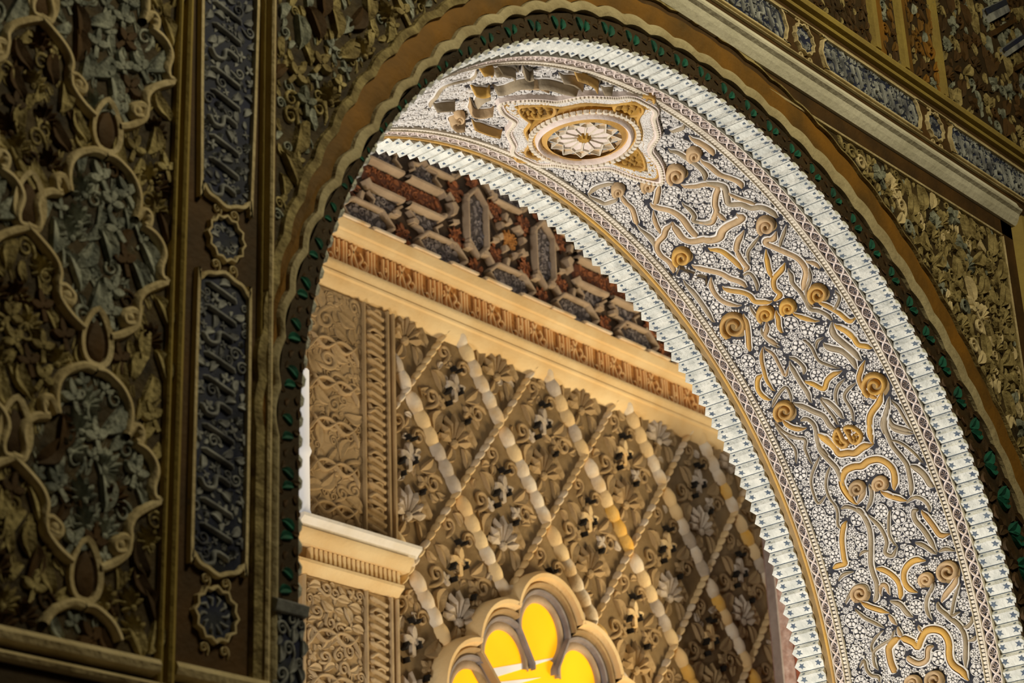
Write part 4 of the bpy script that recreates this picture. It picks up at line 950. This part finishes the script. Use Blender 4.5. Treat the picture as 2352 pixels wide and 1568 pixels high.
mb = MB(); mb.bar(FAR, [(3.33, 0), (3.337, .012), (3.352, .03), (3.378, .042), (3.392, .046), (3.396, .056), (3.404, .058), (3.408, .052), (3.428, .062), (3.440, .066), (3.452, .060), (3.456, .02), (3.456, 0)], 4.4, 8.2, 24); part('moulding', mb, 'court_cream', cn_)
for i in range(17):                                     # worn white blocks lying on the top fillet
    u = 4.62+i*.21+rnd()*.03; mb = MB(); mb.bar(FAR, [(3.655, .0), (3.655, .062), (3.665, .060), (3.672, .045), (3.672, 0)], u, u+.13+rnd()*.05, 2); part('ledge_block', mb, 'court_white', fr, False)
# ---- pilaster and its ledge
def pilaster(label, z0, z1, m, hs, base):
    t = thing('pilaster', label, 'pilaster', (4.9, 3.0, z0+CH)); S = F(3.0-base); S0 = FAR
    mb = MB(); mb.box(FAR, 4.69, 5.157, z0, z1, 0, base); part('shaft', mb, 'court_tan', t)
    for a, b, h in ((4.69, 4.70, .012), (4.988, 4.999, .014), (5.111, 5.124, .014), (5.143, 5.157, .012)):
        mb = MB(); mb.prism(S, [(a, 0), (a+.002, h), (b-.002, h), (b, 0)], z0, z1, 4); part('edge_band', mb, m, t)
    z = z0+.02
    k = 0
    while z < z1-.02:
        mb = MB(); d = (.010 if k % 5 else -.02); mb.ribbon(S, cr([(5.006, z+d), (5.04, z+.004), (5.07, z-.004), (5.105, z-.012)], 3), .014, TUBE(.017)); part('letter', mb, m, t)
        if k % 3 == 0:
            mb = MB(); mb.ribbon(S, cr([(5.015, z+.028), (5.03, z+.008), (5.06, z+.02), (5.09, z+.008)], 3), .009, TUBE(.014)); part('letter', mb, m, t)
        z += .033; k += 1
    cnt = {}
    fill(t, S, (4.702, 4.986, z0, z1), lambda u, v, r: 4.702 < u-r and u+r < 4.986 and z0 < v-r and v+r < z1, [(.042 if z0 > 2 else .026, 120 if z0 > 2 else 500, [(m, 1)], [0, 1, 4]), (.03 if z0 > 2 else .022, 900, [(m, 1)], [0, 1, 3, 4]), (.018, 1500, [(m, 1)], [0, 1, 4]), (.011, 2500, [(m, 1)], [0, 1])], Grid(.12), hs=hs, up=False, cnt=cnt)
    for i in range(int((z1-z0)/.16)):                   # short curling stems
        zz = z0+.08+i*.16
        for sg in (-1, 1):
            mb = MB(); mb.ribbon(S, cr([(4.84-sg*.13, zz-.05), (4.84-sg*.08, zz+.01), (4.84-sg*.02, zz+.02), (4.84+sg*.05, zz-.02), (4.84+sg*.12, zz+.03)], 4), .013, TUBE(.016)); part('stem', mb, m, t)
    return t
pilaster('tall tan carved pilaster beside the dark arch edge, above the cream ledge', 2.39, 3.335, 'court_tan', .32, .03)
pilaster('lower pilaster part below the cream ledge, densely carved with pale tendrils', .8, 2.20, 'court_buff', .75, .03)
led = thing('ledge', 'cream moulded ledge with a row of small dentils between the two pilaster parts', 'ledge', (4.93, 3.0, 2.2+CH))
for v0, v1, h0, h1, m, n in ((2.352, 2.392, .085, .115, 'lit_white', 'top_slab'), (2.297, 2.345, .075, .10, 'court_cream', 'upper_moulding'), (2.205, 2.243, .045, .075, 'court_cream', 'lower_moulding'), (2.243, 2.297, .035, .04, 'court_tan', 'dentil_bed')):
    mb = MB(); e = .05 if v0 > 2.34 else (.02 if v0 > 2.29 else -.005); mb.bar(FAR, [(v0, 0), (v0, h0), (v0+(v1-v0)*.35, h0+(h1-h0)*.4), (v0+(v1-v0)*.7, h1), (v1, h1), (v1, 0)], 4.62, 5.155+e, 6); part(n, mb, m, led)
for i in range(20):
    mb = MB(); u = 4.7+i*.0225; mb.box(FAR, u, u+.012, 2.247, 2.294, .03, .062); part('dentil', mb, 'court_cream', led, False)
colm = thing('white_shaft', 'thin sunlit white shaft at the left edge of the carved pilaster', 'column', (4.645, 2.97, 2.4+CH))
mb = MB(); n = 14; zs = [2.39, 2.42, 2.62, 2.64, 2.66, 2.95]; rs = [.055, .045, .042, .05, .042, .04]
vs = [(4.652+r*math.cos(2*PI*i/n), 2.955+r*math.sin(2*PI*i/n), z+CH) for z, r in zip(zs, rs) for i in range(n)]
mb.add(vs, [(j*n+i, j*n+(i+1) % n, (j+1)*n+(i+1) % n, (j+1)*n+i) for j in range(5) for i in range(n)]+[tuple(range(5*n, 6*n)), tuple(range(n))[::-1]]); part('shaft', mb, 'white_glow', colm)  # its own glow stands for sunlight on the shaft
# ---- lobed window
WC = 5.965; LOBES = [(WC, 2.235), (WC-.22, 2.085), (WC+.22, 2.085), (WC-.41, 1.90), (WC+.41, 1.90)]
def near_win(u, v, r): return any(math.dist((u, v), l) < r for l in LOBES) or (abs(u-WC) < .4+r*.3 and v < 1.95)
win = thing('lobed_window', 'window with many rounded lobes and a glowing amber panel for the lit ceiling beyond, at the bottom of the court wall', 'window', (WC, 3.0, 1.6+CH))
mb = MB()
for c in LOBES: mb.plate(FAR, [(c[0]+.112*math.cos(2*PI*i/24), c[1]+.125*math.sin(2*PI*i/24)) for i in range(24)], .001, .006, .99)
mb.plate(FAR, [(WC-.45, 1.3), (WC+.45, 1.3), (WC+.45, 1.88), (WC+.2, 2.09), (WC, 2.19), (WC-.2, 2.09), (WC-.45, 1.88)], .001, .0065, .995); part('pane', mb, 'amber_glow', win, False)  # flat glowing panel in place of the lit room behind
for q in (((1114, 1562), (1205, 1534), (1285, 1508), (1112, 1538)), ((1130, 1568), (1240, 1556), (1170, 1575), (1130, 1580))):
    mb = MB(); z = [px_wall(x, y, 3.0) for x, y in q]; mb.plate(FAR, z, .0065, .010, .97); part('white_beam', mb, 'white_glow', win, False)  # white ceiling beams beyond the opening, laid flat on the glowing panel
for r0, wd, hh, m, nm in ((.165, .09, .018, 'court_tan', 'backing'), (.124, .030, .022, 'court_strap', 'inner_moulding'), (.150, .024, .040, 'court_grey', 'dark_moulding'), (.172, .024, .058, 'court_tan', 'carved_moulding'), (.200, .038, .085, 'court_cream', 'outer_moulding')):
    for c in LOBES:
        pts = []
        for i in range(97):
            a = -PI*.5+2*PI*i/96; p = (c[0]+r0*math.cos(a), c[1]+r0*1.08*math.sin(a))
            if all(math.hypot(p[0]-d[0], (p[1]-d[1])/1.08) > r0*.93 for d in LOBES if d != c and nm != 'backing') and (nm != 'backing' or all(math.hypot(p[0]-d[0], (p[1]-d[1])/1.08) > .16 for d in LOBES if d != c)) and p[1] > c[1]-.12 and not (abs(p[0]-WC) < abs(c[0]-WC)-.02 and p[1] < c[1]-.02): pts.append(p)
        if len(pts) < 4: continue
        k = max(range(len(pts)), key=lambda i: math.dist(pts[i], pts[i-1]))
        pts = pts[k:]+pts[:k] if math.dist(pts[k], pts[k-1]) > .03 else pts
        mb = MB(); mb.ribbon(FAR, pts, wd, [(-1, .002), (-.95, hh*.75), (-.3, hh), (.5, hh*.95), (1, hh*.6), (1, .002)], taper=False); part(nm, mb, m, win)
# ---- diamond lattice
seb = thing('diamond_lattice', 'cream diamond lattice with bead edged ribs and deep carved leaves on the court wall', 'panel', (6.2, 3.0, 2.6+CH))
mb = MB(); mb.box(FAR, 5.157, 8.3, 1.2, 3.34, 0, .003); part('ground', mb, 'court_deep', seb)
def bead(L, w_, h):
    mb = MB(); mb.dome(ID, (0, 0), L, w_, 0, h, 10, 4); return mb
BW = {m: mesh('rib_bead', bead(.5, .5, .5), m) for m in ('court_white', 'court_cream', 'court_amber', 'court_pale')}
HX, HZ = .264, .3575; nb = {}
def put(me, u, v, rot, su, sv, sh, name, h=.0):
    if near_win(u, v, .215) or u < 5.175 or u > 8.2 or v > 3.42: return
    nb[name] = nb.get(name, 0)+1
    o = inst(name, me, seb, frame(FAR, u, v, h, rot) @ Matrix.Diagonal((su, sv, sh, 1)))
for j in range(-1, 6):
    for k in range(-1, 6):
        ax = 5.515+k*2*HX-(HX if j % 2 else 0); az = 3.425-j*HZ
        if ax > 8.2: continue
        aR = math.atan2(-HZ, HX); L = math.hypot(HX, HZ)
        pm = rnd(); nn = 6
        for i in range(nn):
            t = .05+(i+.5)/nn*.93; x = rnd(); m = 'court_white' if x < .55 else ('court_cream' if x < .85 else 'court_pale')
            if ax > 6.2 and rnd() < .28: m = 'court_amber'
            put(BW[m], ax+HX*t, az-HZ*t-.012, aR, L/nn*1.62, .064-.012*t, .085, 'rib_bead')
        for i in range(9):
            t = (i+.5)/9; put(BW['court_cream' if rnd() < .6 else 'court_white'], ax-HX*t, az-HZ*t, PI-aR, L/9*1.3, .024, .075, 'cord_bead')
        c = (ax, az-HZ)
        g = Grid(.12)
        def leafp(m, k_, du, dv, rot, s, sh=1.0, name=None, h=.003):
            u, v = c[0]+du, c[1]+dv
            if near_win(u, v, .22) or u-abs(s)*.3 < 5.17 or v > 3.345 or not seen(FAR, u, v, 60): return
            inst(name or LIB[m][k_].name.split('.')[0], LIB[m][k_], seb, frame(FAR, u, v, h, rot, s) @ Matrix.Diagonal((1, 1, sh, 1))); g.put(u, v, s*.36)
        leafp('court_tan' if rnd() < .7 else 'court_pale', 2, -.01, -.09, 0, .21, .65, 'shell'); leafp('court_pale' if rnd() < .7 else 'court_cream', 3, .0, .085, 0, .135, .8, 'trefoil')
        for sg in (-1, 1):
            leafp('court_tan', 4, sg*.055, .19-.02*sg, sg*.8, .075, .8); leafp('court_tan', 4, sg*.13, -.0, sg*1.2, .09, .7); leafp('court_tan', 0, sg*.10, .075, -sg*.7, .1, .7); leafp('court_tan', 1, sg*.09, -.1, sg*.5, .12, .6); leafp('court_pale' if rnd() < .4 else 'court_tan', 3, sg*.075, -.005, sg*.9, .075, .8); leafp('court_tan', 0, sg*.045, -.21, sg*.4, .085, .7)
        for _ in range(90):
            a = rnd()*6.28; du, dv = (rnd()-.5)*.4, (rnd()-.5)*.56
            if abs(du)/.2+abs(dv)/.28 < 1 and g.ok(c[0]+du, c[1]+dv, .009): leafp('court_tan' if rnd() < .75 else 'court_pale', int(rnd()*2), du, dv, a, .04+.025*rnd(), .8, 'small_leaf')
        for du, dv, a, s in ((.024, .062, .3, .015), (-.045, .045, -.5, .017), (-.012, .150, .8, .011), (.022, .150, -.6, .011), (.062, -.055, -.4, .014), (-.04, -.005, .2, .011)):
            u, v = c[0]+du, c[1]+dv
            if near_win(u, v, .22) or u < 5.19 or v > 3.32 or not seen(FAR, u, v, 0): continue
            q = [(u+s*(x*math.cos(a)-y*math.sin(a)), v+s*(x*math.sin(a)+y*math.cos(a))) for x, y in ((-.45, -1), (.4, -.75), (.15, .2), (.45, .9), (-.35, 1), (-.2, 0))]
            mb = MB(); mb.plate(FAR, q, .004, .0345, .96); part('pit_shade', mb, 'court_pit_shade', seb, False)  # near-black plates put where carved holes would be in shade
# ---- old wooden shutter behind the right leg of the arch
shu = thing('wooden_shutter', 'weathered grey and red wooden shutter behind the lower right side of the arch', 'shutter', (7.1, 2.6, 1.0+CH))
SH = F(2.62); xl = px_wall(1778, 1400, 2.62)[0]
mb = MB(); mb.box(SH, xl, xl+.10, .3, 2.95, -.03, .012); part('stile', mb, 'old_wood', shu)
mb = MB(); mb.box(SH, xl-.008, xl+.002, .3, 2.95, -.02, .02); part('metal_edge', mb, 'court_grey', shu)
mb = MB(); mb.box(SH, xl+.10, xl+.7, .3, 2.95, -.03, 0); part('board', mb, 'red_wood', shu)
for i in range(5):
    mb = MB(); mb.box(SH, xl+.11+i*.11, xl+.21+i*.11, .3, 2.95, 0, .008); part('plank', mb, 'red_wood', shu)
